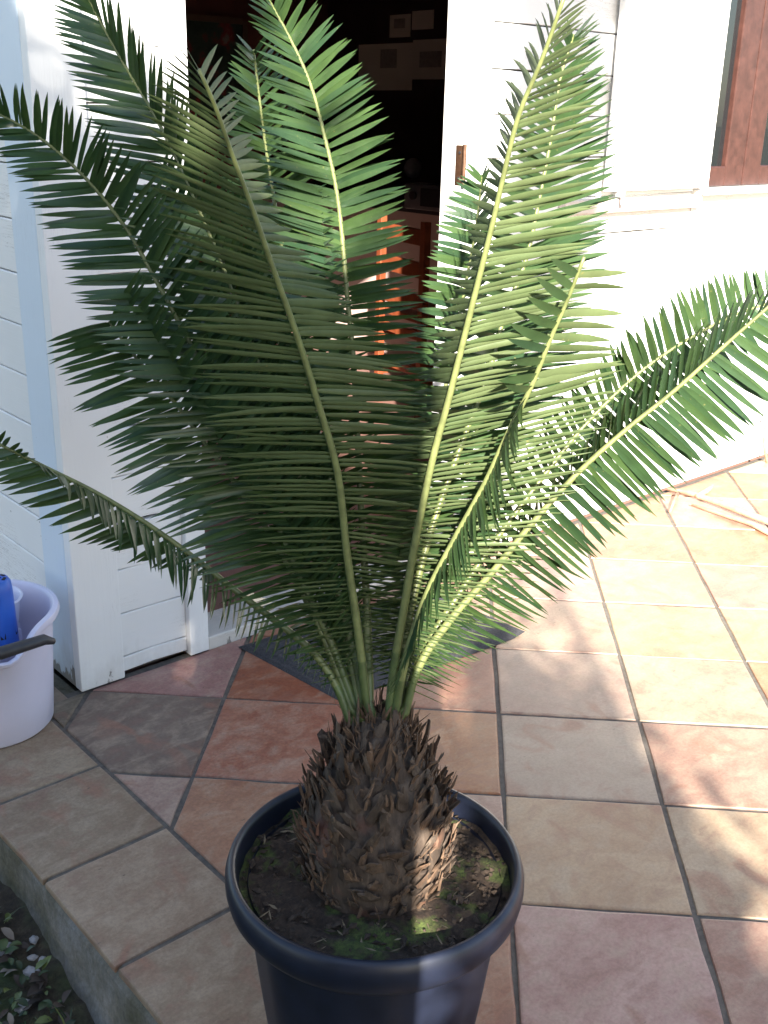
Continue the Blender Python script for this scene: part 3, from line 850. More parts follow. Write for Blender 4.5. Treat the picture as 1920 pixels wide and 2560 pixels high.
# path, depth change to the tip, leaflet vectors per station (s, left, right), depth sign left / right, leaflet length, first leaflet
FR = {
'a': dict(p=[(792,1555),(770,1440),(700,1180),(600,900),(500,620),(430,450),(345,270),(240,90),(180,-25)], dt=.05,
   v=[(0.1,(-50,5),(30,-50)),(.4,(-180,-10),(80,-120)),(.65,(-195,-45),(30,-135)),(.82,(-165,-30),(0,-135)),(.93,(-125,-40),(-30,-130)),(1,(-60,-45),(-40,-80))], sg=(-1,-1)),
'b': dict(p=[(775,1550),(720,1400),(640,1220),(580,1080),(520,950),(470,850),(410,740),(345,620),(270,490),(190,390),(60,280),(-15,240)], dt=0.0,
   v=[(.1,(-45,10),(40,-50)),(.2,(-110,35),(70,-80)),(.35,(-200,40),(100,-110)),(.55,(-195,-5),(88,-118)),(.7,(-185,6),(74,-115)),(.8,(-165,10),(52,-108)),(.9,(-130,5),(5,-108)),(1,(-70,-10),(-35,-70))], sg=(-1,-1)),
'c': dict(p=[(765,1550),(700,1380),(600,1180),(520,1060),(445,960),(370,860),(300,780),(235,695)], dt=.03,
   v=[(.1,(-40,10),(40,-50)),(.22,(-110,40),(60,-70)),(.4,(-185,60),(90,-90)),(.65,(-175,85),(85,-105)),(.85,(-165,60),(80,-110)),(1,(-140,34),(70,-110))], sg=(-1,-1), Lf=lambda s: min(1, .35 + 1.9 * s), cut=True),
'd': dict(p=[(758,1570),(735,1500),(690,1425),(600,1345),(520,1285),(400,1190),(300,1120),(200,1060),(100,1010),(-10,955)], dt=-.08,
   v=[(.1,(-6,34),(50,-40)),(.3,(-16,66),(70,-30)),(.45,(-5,95),(-30,20)),(.58,(14,104),(-100,45)),(.68,(25,95),(-140,58)),(.78,(20,60),(-140,45)),(.9,(22,18),(-115,30)),(1,(10,-30),(-90,10))], sg=(-1,1), Ls=.72),
'e': dict(p=[(795,1565),(778,1400),(750,1200),(725,1000),(690,880),(640,720),(590,580),(545,450),(500,330),(465,230),(430,150)], dt=-.42,
   v=[(.08,(-110,20),(100,10)),(.25,(-200,0),(170,20)),(.42,(-245,-5),(225,-5)),(.52,(-250,-15),(225,12)),(.64,(-240,-45),(140,12)),(.74,(-225,-100),(60,14)),(.86,(-195,-115),(42,-14)),(.94,(-120,-90),(36,-40)),(1,(-45,-85),(28,-75))], sg=(1,1), Ls=1.04),
'f': dict(p=[(800,1555),(792,1300),(780,1100),(770,900),(762,760),(750,640),(740,520),(725,400),(700,290),(670,180),(625,80),(578,-5)], dt=.05,
   v=[(.1,(-80,20),(70,20)),(.3,(-140,0),(140,15)),(.5,(-160,-40),(150,-5)),(.65,(-165,-55),(140,-38)),(.76,(-145,-45),(128,-58)),(.86,(-105,-50),(98,-82)),(.94,(-85,-55),(50,-85)),(1,(-45,-60),(12,-66))], sg=(-1,-1)),
'g': dict(p=[(795,1550),(760,1300),(700,1000),(640,700),(595,450),(565,250),(548,108)], dt=.15,
   v=[(.1,(-80,20),(70,0)),(.4,(-140,0),(120,-50)),(.75,(-125,-20),(100,-65)),(.92,(-72,-45),(70,-70)),(1,(-30,-40),(30,-50))], sg=(-1,-1), cut=True),
'h': dict(p=[(838,1560),(850,1450),(870,1330),(895,1180),(915,1080),(940,970),(970,860),(1000,740),(1030,620),(1060,500),(1090,370),(1120,250),(1170,130),(1220,-10)], dt=-.42,
   v=[(.06,(-60,30),(80,40)),(.15,(-90,25),(140,30)),(.25,(-100,20),(160,-5)),(.38,(-85,5),(200,-50)),(.52,(-62,2),(238,-55)),(.66,(-40,-8),(230,-48)),(.78,(-22,-40),(200,-58)),(.9,(-16,-58),(105,-65)),(1,(-12,-60),(40,-60))], sg=(1,1), Ls=1.0),
'i': dict(p=[(845,1550),(880,1350),(930,1150),(1000,950),(1060,790),(1090,680),(1130,580),(1165,430),(1190,300),(1215,150),(1240,75)], dt=0.0,
   v=[(.1,(-70,20),(90,20)),(.4,(-110,5),(190,-5)),(.65,(-100,-30),(190,-45)),(.8,(-80,-40),(150,-70)),(.92,(-40,-50),(95,-75)),(1,(-10,-50),(45,-55))], sg=(-1,-1)),
'j': dict(p=[(840,1545),(870,1350),(915,1100),(960,850),(1005,620),(1030,480),(1042,378)], dt=.18,
   v=[(.1,(-60,10),(60,0)),(.4,(-110,0),(90,-30)),(.75,(-90,-15),(60,-40)),(.93,(-75,-25),(28,-38)),(1,(-25,-35),(12,-35))], sg=(-1,-1), Ls=.7),
'k': dict(p=[(848,1570),(875,1430),(920,1290),(985,1160),(1050,1040),(1100,930),(1150,830),(1190,730),(1225,650),(1262,555)], dt=-.30,
   v=[(.08,(-40,50),(90,40)),(.2,(-20,80),(170,35)),(.32,(-5,92),(215,5)),(.45,(4,95),(230,-35)),(.56,(16,108),(215,-62)),(.66,(-10,60),(220,-62)),(.74,(-55,12),(190,-45)),(.83,(-78,-18),(130,0)),(.92,(-60,-40),(122,-10)),(1,(-40,-36),(95,-12))], sg=(-1,1), Ls=.92, cut=True, bud=True, last=.965, wide=.8),
'l': dict(p=[(872,1560),(900,1450),(980,1330),(1060,1240),(1150,1130),(1250,1020),(1350,930),(1450,850),(1550,760),(1680,645)], dt=-.18,
   v=[(.08,(-40,-30),(60,30)),(.25,(-25,-45),(120,70)),(.45,(0,-70),(112,104)),(.6,(10,-95),(112,116)),(.78,(18,-118),(128,114)),(.9,(38,-112),(145,100)),(1,(50,-80),(110,40))], sg=(1,-1)),
'm': dict(p=[(868,1550),(900,1440),(1000,1270),(1150,1060),(1280,900),(1400,790),(1500,725),(1600,675),(1680,650)], dt=.04,
   v=[(.08,(-30,-30),(50,30)),(.3,(-40,-50),(60,40)),(.6,(-30,-65),(70,60)),(.75,(-22,-80),(70,70)),(.88,(-20,-100),(70,70)),(1,(-10,-75),(60,50))], sg=(-1,-1), Ls=.85),
'o': dict(p=[(780,1550),(740,1350),(650,1080),(575,850),(510,670),(450,540),(385,430),(345,380)], dt=.10,
   v=[(.1,(-40,0),(40,-40)),(.4,(-140,10),(90,-80)),(.7,(-130,-5),(75,-100)),(.9,(-90,-10),(40,-90)),(1,(-50,-20),(10,-60))], sg=(-1,-1), Ls=.85),
'n': dict(p=[(858,1560),(880,1440),(930,1250),(985,1080),(1030,930),(1060,800),(1085,700)], dt=.22,
   v=[(.1,(-60,20),(60,20)),(.4,(-90,10),(140,0)),(.8,(-70,-20),(120,-20)),(1,(-30,-30),(50,-40))], sg=(-1,-1), Ls=.75),
'q': dict(p=[(785,1550),(740,1380),(680,1180),(600,960),(535,800),(480,690),(440,610)], dt=.16,
   v=[(.1,(-40,0),(40,-40)),(.4,(-140,20),(90,-60)),(.8,(-120,-5),(80,-80)),(1,(-50,-20),(20,-60))], sg=(-1,-1), Ls=.8),
}
D0 = 1.485
def catmull(P, n):
    P = np.array(P, float)
    L = np.r_[0, np.cumsum(np.linalg.norm(np.diff(P, axis=0), axis=1))]
    T = np.gradient(P, L, axis=0)
    out = []
    for s in np.linspace(0, L[-1], n):
        i = min(np.searchsorted(L, s, side='right') - 1, len(P) - 2)
        h = L[i + 1] - L[i]; t = (s - L[i]) / h
        out.append((2 * t**3 - 3 * t**2 + 1) * P[i] + (t**3 - 2 * t**2 + t) * h * T[i] + (-2 * t**3 + 3 * t**2) * P[i + 1] + (t**3 - t**2) * h * T[i + 1])
    return np.array(out)
def unit_leaflet(curve, sick):
    """lance-shaped blade of two sheets: upper (slot 0) and lower (slot 1), slightly keeled"""
    xs = [0, .07, .30, .60, .84, 1.0]
    ws = [.42, .80, 1.0, .90, .52, 0.02]
    v = []; f = []; mi = []
    for sheet in (1, -1):
        for x, w in zip(xs, ws):
            z = -curve * x * x; y = sick * x * x
            h = .0022 * sheet
            v += [(x, y - w * .5, z + .006 * w + h * .3), (x, y, z + h - .004 * w), (x, y + w * .5, z + .006 * w + h * .3)]
    n = len(xs) * 3
    for i in range(len(xs) - 1):
        a = i * 3; b_ = a + 3
        f += [(a, b_, b_ + 1, a + 1), (a + 1, b_ + 1, b_ + 2, a + 2)]; mi += [0, 0]
        a += n; b_ += n
        f += [(a + 1, b_ + 1, b_, a), (a + 2, b_ + 2, b_ + 1, a + 1)]; mi += [1, 1]
    return np.array(v), f, mi
UL = [unit_leaflet(c_, s_) for c_ in (0.0, 0.05, 0.11) for s_ in (-.25, .25)]
leaves = []        # (frond key, verts world, faces, mat idx, tint, area)
FOBJ = {}
def Lnat_default(s):
    return np.interp(s, [0.05, .14, .3, .5, .72, .88, 1.0], [.28, .5, .86, 1.0, .95, .72, .38])
for key, F in FR.items():
    p2 = np.array(F['p'], float) * K
    dense = catmull(p2, 160)
    s_ = np.linspace(0, 1, 160)
    dep = D0 + F['dt'] * s_ ** 1.2
    W3 = np.array([pxd(u, v_, d) for (u, v_), d in zip(dense, dep)])
    seg = np.linalg.norm(np.diff(W3, axis=0), axis=1)
    Lw = np.r_[0, np.cumsum(seg)]
    tot = Lw[-1]
    # root goes down into the crown
    root = np.array((PC[0], PC[1], 0.33 + TH - 0.02))
    W3r = np.vstack([(W3[0] * .45 + root * .55)[None], W3])
    rad = np.r_[0.0075, np.minimum(0.0066 - 0.0046 * (s_ ** 0.85), 0.0052 + s_ * .03)]
    if F.get('bud'): rad[-3:] = [.003, .0045, .002]
    mb = MB()
    idx = list(range(0, 161, 4))
    mb.tube([W3r[i] - PLOC for i in idx], [rad[i] * (0.9 if key in 'ajmonq' else 1) for i in idx], 8)
    me = mesh('frond', mb.v, mb.f, True)
    fo = link('frond', me, plant, MT['rachis'])
    me.materials.append(MT['petiole'])
    nb_ = len(me.polygons)
    for pi, poly in enumerate(me.polygons):
        if pi < 8 * 4: poly.material_index = 1
    FOBJ[key] = fo
    st = [q[0] for q in F['v']]
    LV = np.array([q[1] for q in F['v']], float); RV = np.array([q[2] for q in F['v']], float)
    lf = F.get('Lf', Lnat_default)
    last = F.get('last', 0.992)
    spacing = (0.0078 if key in 'eh' else 0.0082)
    nl = int(tot * (last - 0.085) / spacing)
    front = key in 'eh'
    for i in range(nl + 1):
        f0 = 0.085 + (last - 0.085) * i / nl
        for sidx, (VV, sg) in enumerate(((LV, F['sg'][0]), (RV, F['sg'][1]))):
            fs = min(last, max(0.05, f0 + (0.25 if sidx else 0) * spacing / tot + RNG.normal(0, 0.0012)))
            if random.random() < 0.012: continue           # a lost leaflet
            d_ = fs * tot
            k_ = min(np.searchsorted(Lw, d_), 158)
            P0 = W3[k_]
            tan = W3[min(k_ + 2, 159)] - W3[max(k_ - 2, 0)]; tan /= np.linalg.norm(tan)
            depth = (P0 - CAM) @ FWD
            fr_s = s_[k_]
            v2 = np.array([np.interp(fr_s, st, VV[:, 0]), np.interp(fr_s, st, VV[:, 1])]) * K
            m2 = v2 * depth / FPX
            l2 = np.linalg.norm(m2)
            Ln = 0.136 * F.get('Ls', 1) * lf(fs) * (0.6 if fs < .16 and key in 'abcdoqgj' else 1) * RNG.normal(1, 0.035)
            Lr = max(l2 * 1.02, min(Ln, l2 * 2.6 + 0.03))
            dz = sg * math.sqrt(max(0, Lr * Lr - l2 * l2))
            uv0 = proj(P0)
            for _ in range(4):
                tipw = pxd(uv0[0] + v2[0], uv0[1] + v2[1], depth + dz)
                ln = np.linalg.norm(tipw - P0)
                dz += sg * (Lr - ln) * 0.8
                if dz * sg < 0: dz = 0.0
            dirn = tipw - P0
            Lr = max(np.linalg.norm(dirn), 0.02)
            dirn = dirn / Lr + RNG.normal(0, 0.028, 3)
            dirn /= np.linalg.norm(dirn)
            bperp = dirn - tan * (dirn @ tan); bperp /= np.linalg.norm(bperp) + 1e-9
            rr_ = 0.0072 - 0.0052 * fr_s ** 0.85
            vw = (P0 - CAM) / np.linalg.norm(P0 - CAM)
            P0 = P0 + bperp * rr_ * 0.7 + vw * rr_ * 0.35
            wv = tan - dirn * (tan @ dirn); wv /= np.linalg.norm(wv) + 1e-9
            nv = np.cross(dirn, wv)
            # adaxial side: towards the plant axis and up
            away = (key in 'eh') or (key == 'k' and sidx == 1)
            if (nv @ (P0 - CAM) > 0) != away: nv = -nv; wv = -wv
            tw = RNG.normal(np.interp(fs, [.1, .35, .55], [.75, .5, .16]), 0.14) * (1 if sidx else -1)
            w2 = wv * math.cos(tw) + nv * math.sin(tw); n2 = nv * math.cos(tw) - wv * math.sin(tw)
            if key == 'k' and fs > .74 and i % 2: continue
            wid = np.interp(fs, [.1, .3, .5, .7, 1], [.0042, .0058, .0076, .0086, .0088]) * (0.92 if key in 'kdeh' else 1.05) * (0.62 + 0.38 * min(1, lf(fs) * 1.2)) * RNG.normal(1, 0.06) * F.get('wide', 1)
            if key == 'k' and fs > .72: wid *= 1.9
            ci = RNG.choice(3, p=[.35, .45, .2])
            U, UF, UM = UL[int(ci) * 2 + int(RNG.integers(2))]
            V = P0 - dirn * 0.002 + np.outer(U[:, 0] * Lr, dirn) + np.outer(U[:, 1], w2) * wid + np.outer(U[:, 2] * Lr, n2)
            # a few torn-off tips
            leaves.append((key, V, UF, [0] * len(UM) if key == 'd' else UM, float(np.clip(RNG.normal(0.45, 0.22), 0, 1)), l2 * wid * {'e': 1.6, 'h': 1.5, 'k': 1.4, 'l': 1.6, 'b': 1.2, 'd': 1.3, 'c': 1.1, 'f': 1.1, 'a': 1.0}.get(key, .4) / depth**2))
vis = sorted(range(len(leaves)), key=lambda i: -leaves[i][5])
inframe = lambda V: (lambda c: 0 < c[0] < 1920 and 0 < c[1] < 2560)(proj(V.mean(0)))
big = set([i for i in vis if inframe(leaves[i][1])][:298])
restv, restf, restm, restt = [], [], [], []
def leaf_mesh(name, v, f, mi, ti):
    me = mesh(name, v, f, True)
    me.materials.append(MT['upper']); me.materials.append(MT['under'])
    me.polygons.foreach_set('material_index', mi)
    at = me.attributes.new('tint', 'FLOAT', 'POINT')
    at.data.foreach_set('value', np.array(ti, dtype=np.float32))
    return me
for i, (key, V, UF, UM, tint, ar) in enumerate(leaves):
    Vl = V - PLOC
    if i in big:
        link('leaflet', leaf_mesh('leaflet', Vl, UF, UM, [tint] * len(V)), FOBJ[key])
    else:
        n0 = len(restv)
        restv += [tuple(q) for q in Vl]; restf += [tuple(a_ + n0 for a_ in g_) for g_ in UF]; restm += UM; restt += [tint] * len(V)
o = link('leaflets', leaf_mesh('leaflets', restv, restf, restm, restt), plant)
o['kind'] = 'stuff'

# ------------------------------------------------------------------ mop bucket
bc = px(-20, 1800, 2, 0)
BX, BY = float(bc[0]), float(bc[1])
bk = empty('mop_bucket', (BX, BY, 0.001), 'lavender white plastic mop bucket with black handle standing against the house corner', 'bucket')
todcam = math.atan2(CAM[1] - BY, CAM[0] - BX)
spout = todcam + 0.22
def rimfn(r, z, q, j):
    d = (q - spout + math.pi) % (2 * math.pi) - math.pi
    g = math.exp(-(d / 0.34) ** 2)
    return r * 1.03 + 0.030 * g * (z / 0.28) ** 3, z - 0.045 * g * max(0, (z - 0.15) / 0.13)
mb = MB()
mb.lathe([(0, 0), (0.132, 0), (0.137, 0.006), (0.143, 0.09), (0.149, 0.18), (0.155, 0.268), (0.168, 0.270), (0.171, 0.278), (0.168, 0.288), (0.158, 0.291), (0.151, 0.284), (0.146, 0.19), (0.139, 0.05), (0.0, 0.04)], 72, fn=rimfn)
mb.build('bucket_shell', MT['bucket'], bk, auto=50)
# wringer basket on the far left side
wr = MB()
wcc = px(-30, 1502, 2, 0.29)
wc = np.array((wcc[0] - BX, wcc[1] - BY))
prof = [(0.064, 0.235), (0.070, 0.285), (0.078, 0.297), (0.074, 0.300), (0.067, 0.293), (0.060, 0.215), (0.055, 0.205), (0.0, 0.203)]
wr.lathe(prof, 48, center=(wc[0], wc[1], 0))
wro = wr.build('wringer_basket', MT['bucket'], bk, auto=50)
for k in range(10):
    q = k * 0.63
    mb = MB(); c_ = (wc[0] + 0.060 * math.cos(q), wc[1] + 0.060 * math.sin(q)); mb.box(c_[0] - 0.006, c_[0] + 0.006, c_[1] - 0.006, c_[1] + 0.006, 0.16, 0.215); mb.build('basket_tooth', MT['bucket'], wro)
# black handle lying over the front rim
hd = MB()
h0 = px(133, 1592, 2, 0.295) - np.array((BX, BY, 0)); h1 = px(20, 1632, 2, 0.300) - np.array((BX, BY, 0)); h2 = px(-160, 1650, 2, 0.300) - np.array((BX, BY, 0))
hd.tube([h0 + np.array((0, 0, -.012)), h0 * .8 + h1 * .2, h1 * .9 + h2 * .1, h1 * .4 + h2 * .6, h2], [0.007, 0.012, 0.014, 0.012, 0.008], 12)
hd.build('carry_handle', MT['black'], bk, auto=40)
# mop socket (blue cup) standing in the basket
mc = px(-14, 1445, 2, 0.372)
mop = empty('blue_mop', (float(mc[0]), float(mc[1]), 0.204), 'blue slotted plastic mop socket standing in the bucket wringer', 'mop')
mb = MB(); mb.lathe([(0.0, 0.0), (0.039, 0.0), (0.039, 0.005), (0.036, 0.14), (0.034, 0.158), (0.029, 0.166), (0.014, 0.168), (0.012, 0.150), (0.0, 0.150)], 36)
sk = mb.build('socket', MT['blue'], mop, auto=40)
for k in range(6):
    q = k * math.pi / 3 + 0.3
    mb = MB(); mb.box(-0.0035, 0.0035, -0.007, 0.007, -0.001, 0.0012, 0.0008)
    o = mb.build('socket_hole', MT['hole'], sk); o.location = (0.0215 * math.cos(q), 0.0215 * math.sin(q), 0.1668); o.rotation_euler = (0, 0.12, q)
    mb = MB(); mb.box(-0.002, 0.0012, -0.006, 0.006, 0.0, 0.085, 0.0008)
    o = mb.build('socket_slot', MT['hole'], sk); o.location = (0.0372 * math.cos(q), 0.0372 * math.sin(q), 0.030); o.rotation_euler = (0, -0.05, q)

# ------------------------------------------------------------------ dry cut branches by the wall
stick = simple('bleached_bark', (0.36, 0.23, 0.15), 0.8, 0.3, 35, 0.4)
br = empty('cut_branch', px(1735, 1250, 2, 0.0), 'dry pale forked branch lying on the tiles against the white wall under the window', 'branch')
B0 = np.array(px(1735, 1250, 2, 0.0))
def fl(u, v, z): return px(u, v, 2, z) - B0
mb = MB(); mb.tube([fl(1668, 1222, .02), fl(1735, 1236, .02), fl(1800, 1258, .024), fl(1860, 1282, .024), fl(1960, 1318, .022)], [.007, .011, .013, .013, .012], 10); mb.build('limb', stick, br, smooth=True)
wp = lambda u, v: px(u, v, 1, -0.03) - B0
mb = MB(); mb.tube([fl(1745, 1240, .025), wp(1790, 1212), wp(1850, 1190), wp(1960, 1150)], [.010, .011, .011, .010], 10); mb.build('limb', stick, br, smooth=True)
mb = MB(); mb.tube([fl(1730, 1262, .012), fl(1800, 1285, .012), fl(1880, 1310, .012), fl(1960, 1350, .012)], [.005, .007, .010, .013], 10); mb.build('limb', stick, br, smooth=True)
mb = MB(); mb.tube([fl(1675, 1280, .01), fl(1684, 1255, .012), fl(1696, 1232, .018)], [.004, .006, .007], 8); mb.build('twig', stick, br, smooth=True)
mb = MB(); mb.tube([wp(1930, 1000), wp(1914, 1060), wp(1910, 1110), wp(1922, 1180)], [.006, .007, .007, .007], 8); mb.build('twig', stick, br, smooth=True)
mb = MB(); mb.tube([wp(1818, 1199), wp(1827, 1196)], [.0125, .0125], 10); mb.build('tape_band', MT['black'], br)

# ------------------------------------------------------------------ garden corner: weeds, leaf litter, stones
weed, n, l, b = new_mat('weed_leaf')
at = n.new('ShaderNodeAttribute'); at.attribute_name = 'tint'
r = ramp(n, [(0, (0.012, 0.026, 0.008)), (.6, (0.030, 0.060, 0.016)), (1, (0.10, 0.12, 0.022))]); l.new(at.outputs['Fac'], r.inputs[0]); l.new(r.outputs[0], b.inputs['Base Color']); b.inputs['Roughness'].default_value = 0.5
dry, n, l, b = new_mat('dry_leaf')
at = n.new('ShaderNodeAttribute'); at.attribute_name = 'tint'
r = ramp(n, [(0, (0.03, 0.02, 0.014)), (.6, (0.085, 0.06, 0.045)), (1, (0.24, 0.20, 0.16))]); l.new(at.outputs['Fac'], r.inputs[0]); l.new(r.outputs[0], b.inputs['Base Color']); b.inputs['Roughness'].default_value = 0.75
def scatter_leaves(name, mat, count, size, lift, label, cat, seedv, aspect=0.55):
    rr = random.Random(seedv)
    v = []; f = []; ti = []
    for k in range(count):
        x = rr.uniform(-1.15, EDGE - 0.05); y = rr.uniform(-1.6, 0.3)
        L_ = size * rr.uniform(.5, 1.3); a_ = rr.random() * 6.283; el = rr.uniform(-.2, .7) if lift else rr.uniform(-.15, .25)
        d = np.array((math.cos(a_) * math.cos(el), math.sin(a_) * math.cos(el), math.sin(el)))
        w_ = np.array((-math.sin(a_), math.cos(a_), rr.uniform(-.4, .4))); w_ /= np.linalg.norm(w_)
        nn = np.cross(d, w_)
        c = np.array((x, y, bed_z(x, y) + rr.random() * lift + 0.004))
        n0 = len(v)
        for t, wd, cu in ((0, .05, 0), (.3, .8, .06), (.6, .9, .08), (.85, .5, .02), (1, .02, -.06)):
            for s in (-1, 0, 1):
                v.append(c + d * L_ * t + w_ * L_ * aspect * .5 * wd * s + nn * L_ * (cu + .10 * abs(s) * wd))
        for i in range(4):
            for j in range(2):
                a0 = n0 + i * 3 + j
                f.append((a0, a0 + 1, a0 + 4, a0 + 3))
        ti += [rr.random() ** 1.3] * 15
    me = mesh(name, v, f, True)
    at = me.attributes.new('tint', 'FLOAT', 'POINT'); at.data.foreach_set('value', np.array(ti, dtype=np.float32))
    o = link(name, me, None, mat)
    tag(o, label, cat, kind='stuff')
scatter_leaves('ground_weeds', weed, 2600, 0.024, 0.026, 'low green weeds growing in the bed beside the concrete step', 'weeds', 3, 0.6)
scatter_leaves('leaf_litter', dry, 1700, 0.034, 0.008, 'brown dead leaves scattered in the bed beside the step', 'leaf litter', 4, 0.5)
v = []; f = []; ti = []
rr = random.Random(9)
for k in range(800):
    x = rr.uniform(-1.15, EDGE - 0.045); y = rr.uniform(-1.6, 0.3); a_ = rr.random() * 6.283; L_ = rr.uniform(.02, .075)
    d = np.array((math.cos(a_) * .6, math.sin(a_) * .6, rr.uniform(.4, 1))); w_ = np.array((-math.sin(a_), math.cos(a_), 0)) * rr.uniform(.0009, .002)
    c = np.array((x, y, bed_z(x, y) - .004)); n0 = len(v)
    v += [c - w_, c + w_, c + d * L_ * .6 + w_ * .8, c + d * L_ * .6 - w_ * .8, c + d * L_ + np.array((d[0], d[1], -.5)) * L_ * .25]
    f += [(n0, n0 + 1, n0 + 2, n0 + 3), (n0 + 3, n0 + 2, n0 + 4)]; ti += [rr.random()] * 5
me = mesh('grass', v, f); at = me.attributes.new('tint', 'FLOAT', 'POINT'); at.data.foreach_set('value', np.array(ti, dtype=np.float32))
tag(link('grass', me, None, weed), 'thin grass blades growing between weeds beside the step', 'grass', kind='stuff')
stone = simple('pale_pebble', (0.26, 0.25, 0.25), 0.8, 0.3, 40, 0.2)
for k, (u, v_) in enumerate(((15, 2405), (88, 2378), (85, 2420), (108, 2425), (82, 2455), (60, 2535))):
    p = px(u, v_, 2, -0.145)
    s = (0.016, 0.009, 0.008, 0.008, 0.013, 0.012, 0.014)[k]
    bm = bmesh.new(); bmesh.ops.create_icosphere(bm, subdivisions=2, radius=1)
    for vt in bm.verts:
        vt.co = Vector((vt.co.x * 1.3, vt.co.y * .9, vt.co.z * .6)) * s * (1 + .12 * math.sin(vt.co.x * 5 + k) + .1 * math.cos(vt.co.y * 7 + k))
    me = bpy.data.meshes.new('pebble'); bm.to_mesh(me); bm.free()
    o = link('pebble', me, None, stone, (p[0], p[1], bed_z(p[0], p[1]) + s * 0.25), (0, 0, k * 1.3))
    tag(o, 'pale grey pebble lying among weeds and dead leaves beside the step', 'pebble', 'pebbles in the bed')

# ------------------------------------------------------------------ unseen objects added behind the camera to shade the scene
def at(p_, a_):                    # position from across-sun / along-sun coordinates
    return SP * p_ + SH * a_
ang_s = math.atan2(SP[1], SP[0])
# added pillar, its right edge set to cast the shadow on pot and trunk
pc_ = at(0.735 - 0.24, -2.75)
gp = empty('shade_pillar', (pc_[0], pc_[1], -0.17), 'plastered square pillar added out of view to shade pot and trunk', 'pillar', rz=ang_s)
plaster = simple('grey_plaster', (0.35, 0.33, 0.30), 0.9, 0.2, 8, 0.3)
mb = MB(); mb.box(-0.24, 0.24, -0.2, 0.2, 0, 2.05, 0.008); mb.build('shaft', plaster, gp)
mb = MB(); mb.box(-0.255, 0.255, -0.22, 0.22, 2.051, 2.12, 0.01); mb.build('cap', plaster, gp)
mb = MB(); mb.box(-0.26, 0.26, -0.23, 0.23, -0.02, 0.14, 0.008); mb.build('plinth', plaster, gp)
lb_ = at(0.735 + 0.08, -2.75)  # added box beside the pillar, sized to shade the upper trunk
lb = empty('shade_box', (lb_[0], lb_[1], 1.25), 'small roofed box on the pillar, added out of view to shade the trunk top', 'letter box', rz=ang_s)
mb = MB(); mb.box(-0.079, 0.075, -0.12, 0.12, 0, 0.11, 0.004); mb.build('box_body', MT['black'], lb)
mb = MB(); mb.add([(-0.079, -0.14, 0.111), (0.09, -0.14, 0.111), (0.09, 0.14, 0.111), (-0.079, 0.14, 0.111), (-0.079, 0, 0.14), (0.09, 0, 0.14)], [(0, 1, 5, 4), (2, 3, 4, 5), (0, 4, 3), (1, 2, 5), (3, 2, 1, 0)]); mb.build('box_roof', MT['black'], lb)
mb = MB(); mb.box(0.0752, 0.079, -0.09, 0.09, 0.07, 0.085); mb.build('shade_box_slot', MT['hole'], lb)
hleaf = leaf_material('hedge_leaf', (0.02, 0.05, 0.015), (0.05, 0.11, 0.03), (0.10, 0.22, 0.03), 0.4, 0.2)
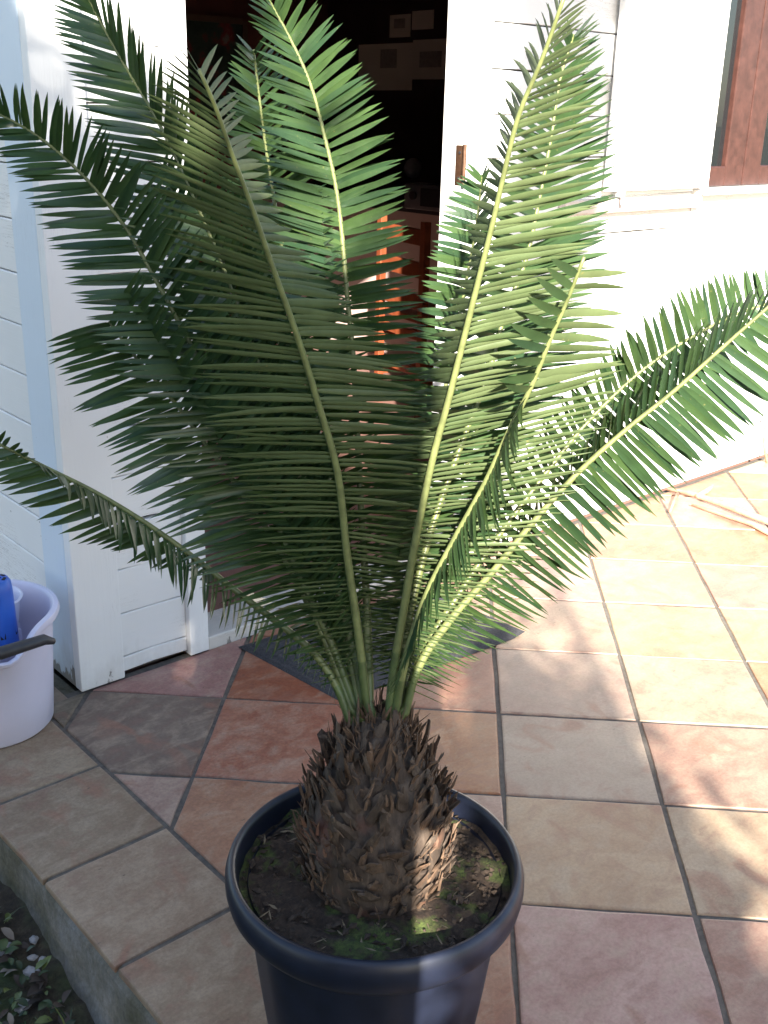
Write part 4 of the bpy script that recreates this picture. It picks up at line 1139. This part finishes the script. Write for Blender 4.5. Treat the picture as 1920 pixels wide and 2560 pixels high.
def tree(name, label, cat, p_, a_, zb, zt, rp, ra_, count, leaf, trunk_r_, seed, shape=1.0, group=None):
    rr = np.random.default_rng(seed)
    c = at(p_, a_)
    t = empty(name, (c[0], c[1], -0.17), label, cat, group, rz=ang_s)
    mb = MB()
    zc = (zb + zt) / 2
    mb.tube([(0, 0, 0), (0.01, 0.02, zb * .5 + .1), (0, 0.0, zb + (zt - zb) * .5), (0, 0, zb + (zt - zb) * .9)], [trunk_r_ * 1.3, trunk_r_, trunk_r_ * .7, trunk_r_ * .2], 10)
    for k in range(14):
        z0 = zb + (zt - zb) * (0.05 + 0.8 * k / 14); q = k * 2.4
        mb.tube([(0, 0, z0), (rp * .4 * math.cos(q), ra_ * .4 * math.sin(q), z0 + .2), (rp * .8 * math.cos(q), ra_ * .8 * math.sin(q), z0 + .45)], [trunk_r_ * .35, trunk_r_ * .2, .004], 6)
    mb.build('trunk', MT['bark'], t, smooth=True)
    v = []; f = []
    # clumps of leaves through the crown volume
    nclump = max(20, count // 60)
    cl = []
    while len(cl) < nclump:
        x, y, z = rr.uniform(-1, 1, 3)
        if abs(x) ** 2.6 + abs(y) ** 2 + abs(z) ** (3.2 * shape) < 1: cl.append((x * rp, y * ra_, zc + z * (zt - zb) / 2))
    cl = np.array(cl)
    for k in range(count):
        b0 = cl[rr.integers(nclump)] + rr.normal(0, 1, 3) * np.array((min(.16, rp * .22), min(.16, ra_ * .3), .16))
        d = rr.normal(0, 1, 3); d /= np.linalg.norm(d); w_ = np.cross(d, rr.normal(0, 1, 3)); w_ /= np.linalg.norm(w_)
        L_ = leaf * rr.uniform(.6, 1.3)
        n0 = len(v)
        v += [b0 - d * L_ * .5, b0 + w_ * L_ * .25, b0 + d * L_ * .5, b0 - w_ * L_ * .25]
        f.append((n0, n0 + 1, n0 + 2, n0 + 3))
    me = mesh('crown', v, f)
    at_ = me.attributes.new('tint', 'FLOAT', 'POINT'); at_.data.foreach_set('value', np.repeat(rr.random(count), 4).astype(np.float32))
    o = link('crown', me, t, hleaf)
    return t
A_B = -6.0
tan_el = math.tan(SUN_EL)
ztop = 1.45 + (0.2 - A_B) * tan_el + 0.17  # added evergreens, tops set for the shade edge on the left wall
for k, (pp, w_) in enumerate(((-0.36, 0.76), (-1.6, 0.9), (-3.1, 0.95))):
    tree('shade_evergreen', 'dense dark evergreen tree added out of view for shade, %s in its row' % ('first', 'middle', 'last')[k], 'tree', pp, A_B - 0.2 * k, 0.25, ztop + (0, .35, .2)[k], w_, 0.6, 30000, 0.12, 0.09, 20 + k, 1.6)
A_C = -5.0
ztc = 0.30 + (-0.8 - A_C) * tan_el + 0.17  # added shrub, its height set by the shade wanted on the tiles
tree('shade_shrub', 'leafy shrub added out of view to shade the patio tiles', 'shrub', 1.12, A_C, 0.3, ztc, 0.30, 0.4, 13000, 0.085, 0.03, 31, 1.6)
tree('shade_slender_tree', 'slender tree on a bare trunk added out of view to shade the wall', 'tree', 1.31, A_C - 0.6, 4.1, 6.0, 0.17, 0.2, 5200, 0.08, 0.022, 32, 1.6)  # added tree, crown high so it shades the wall but not the fronds
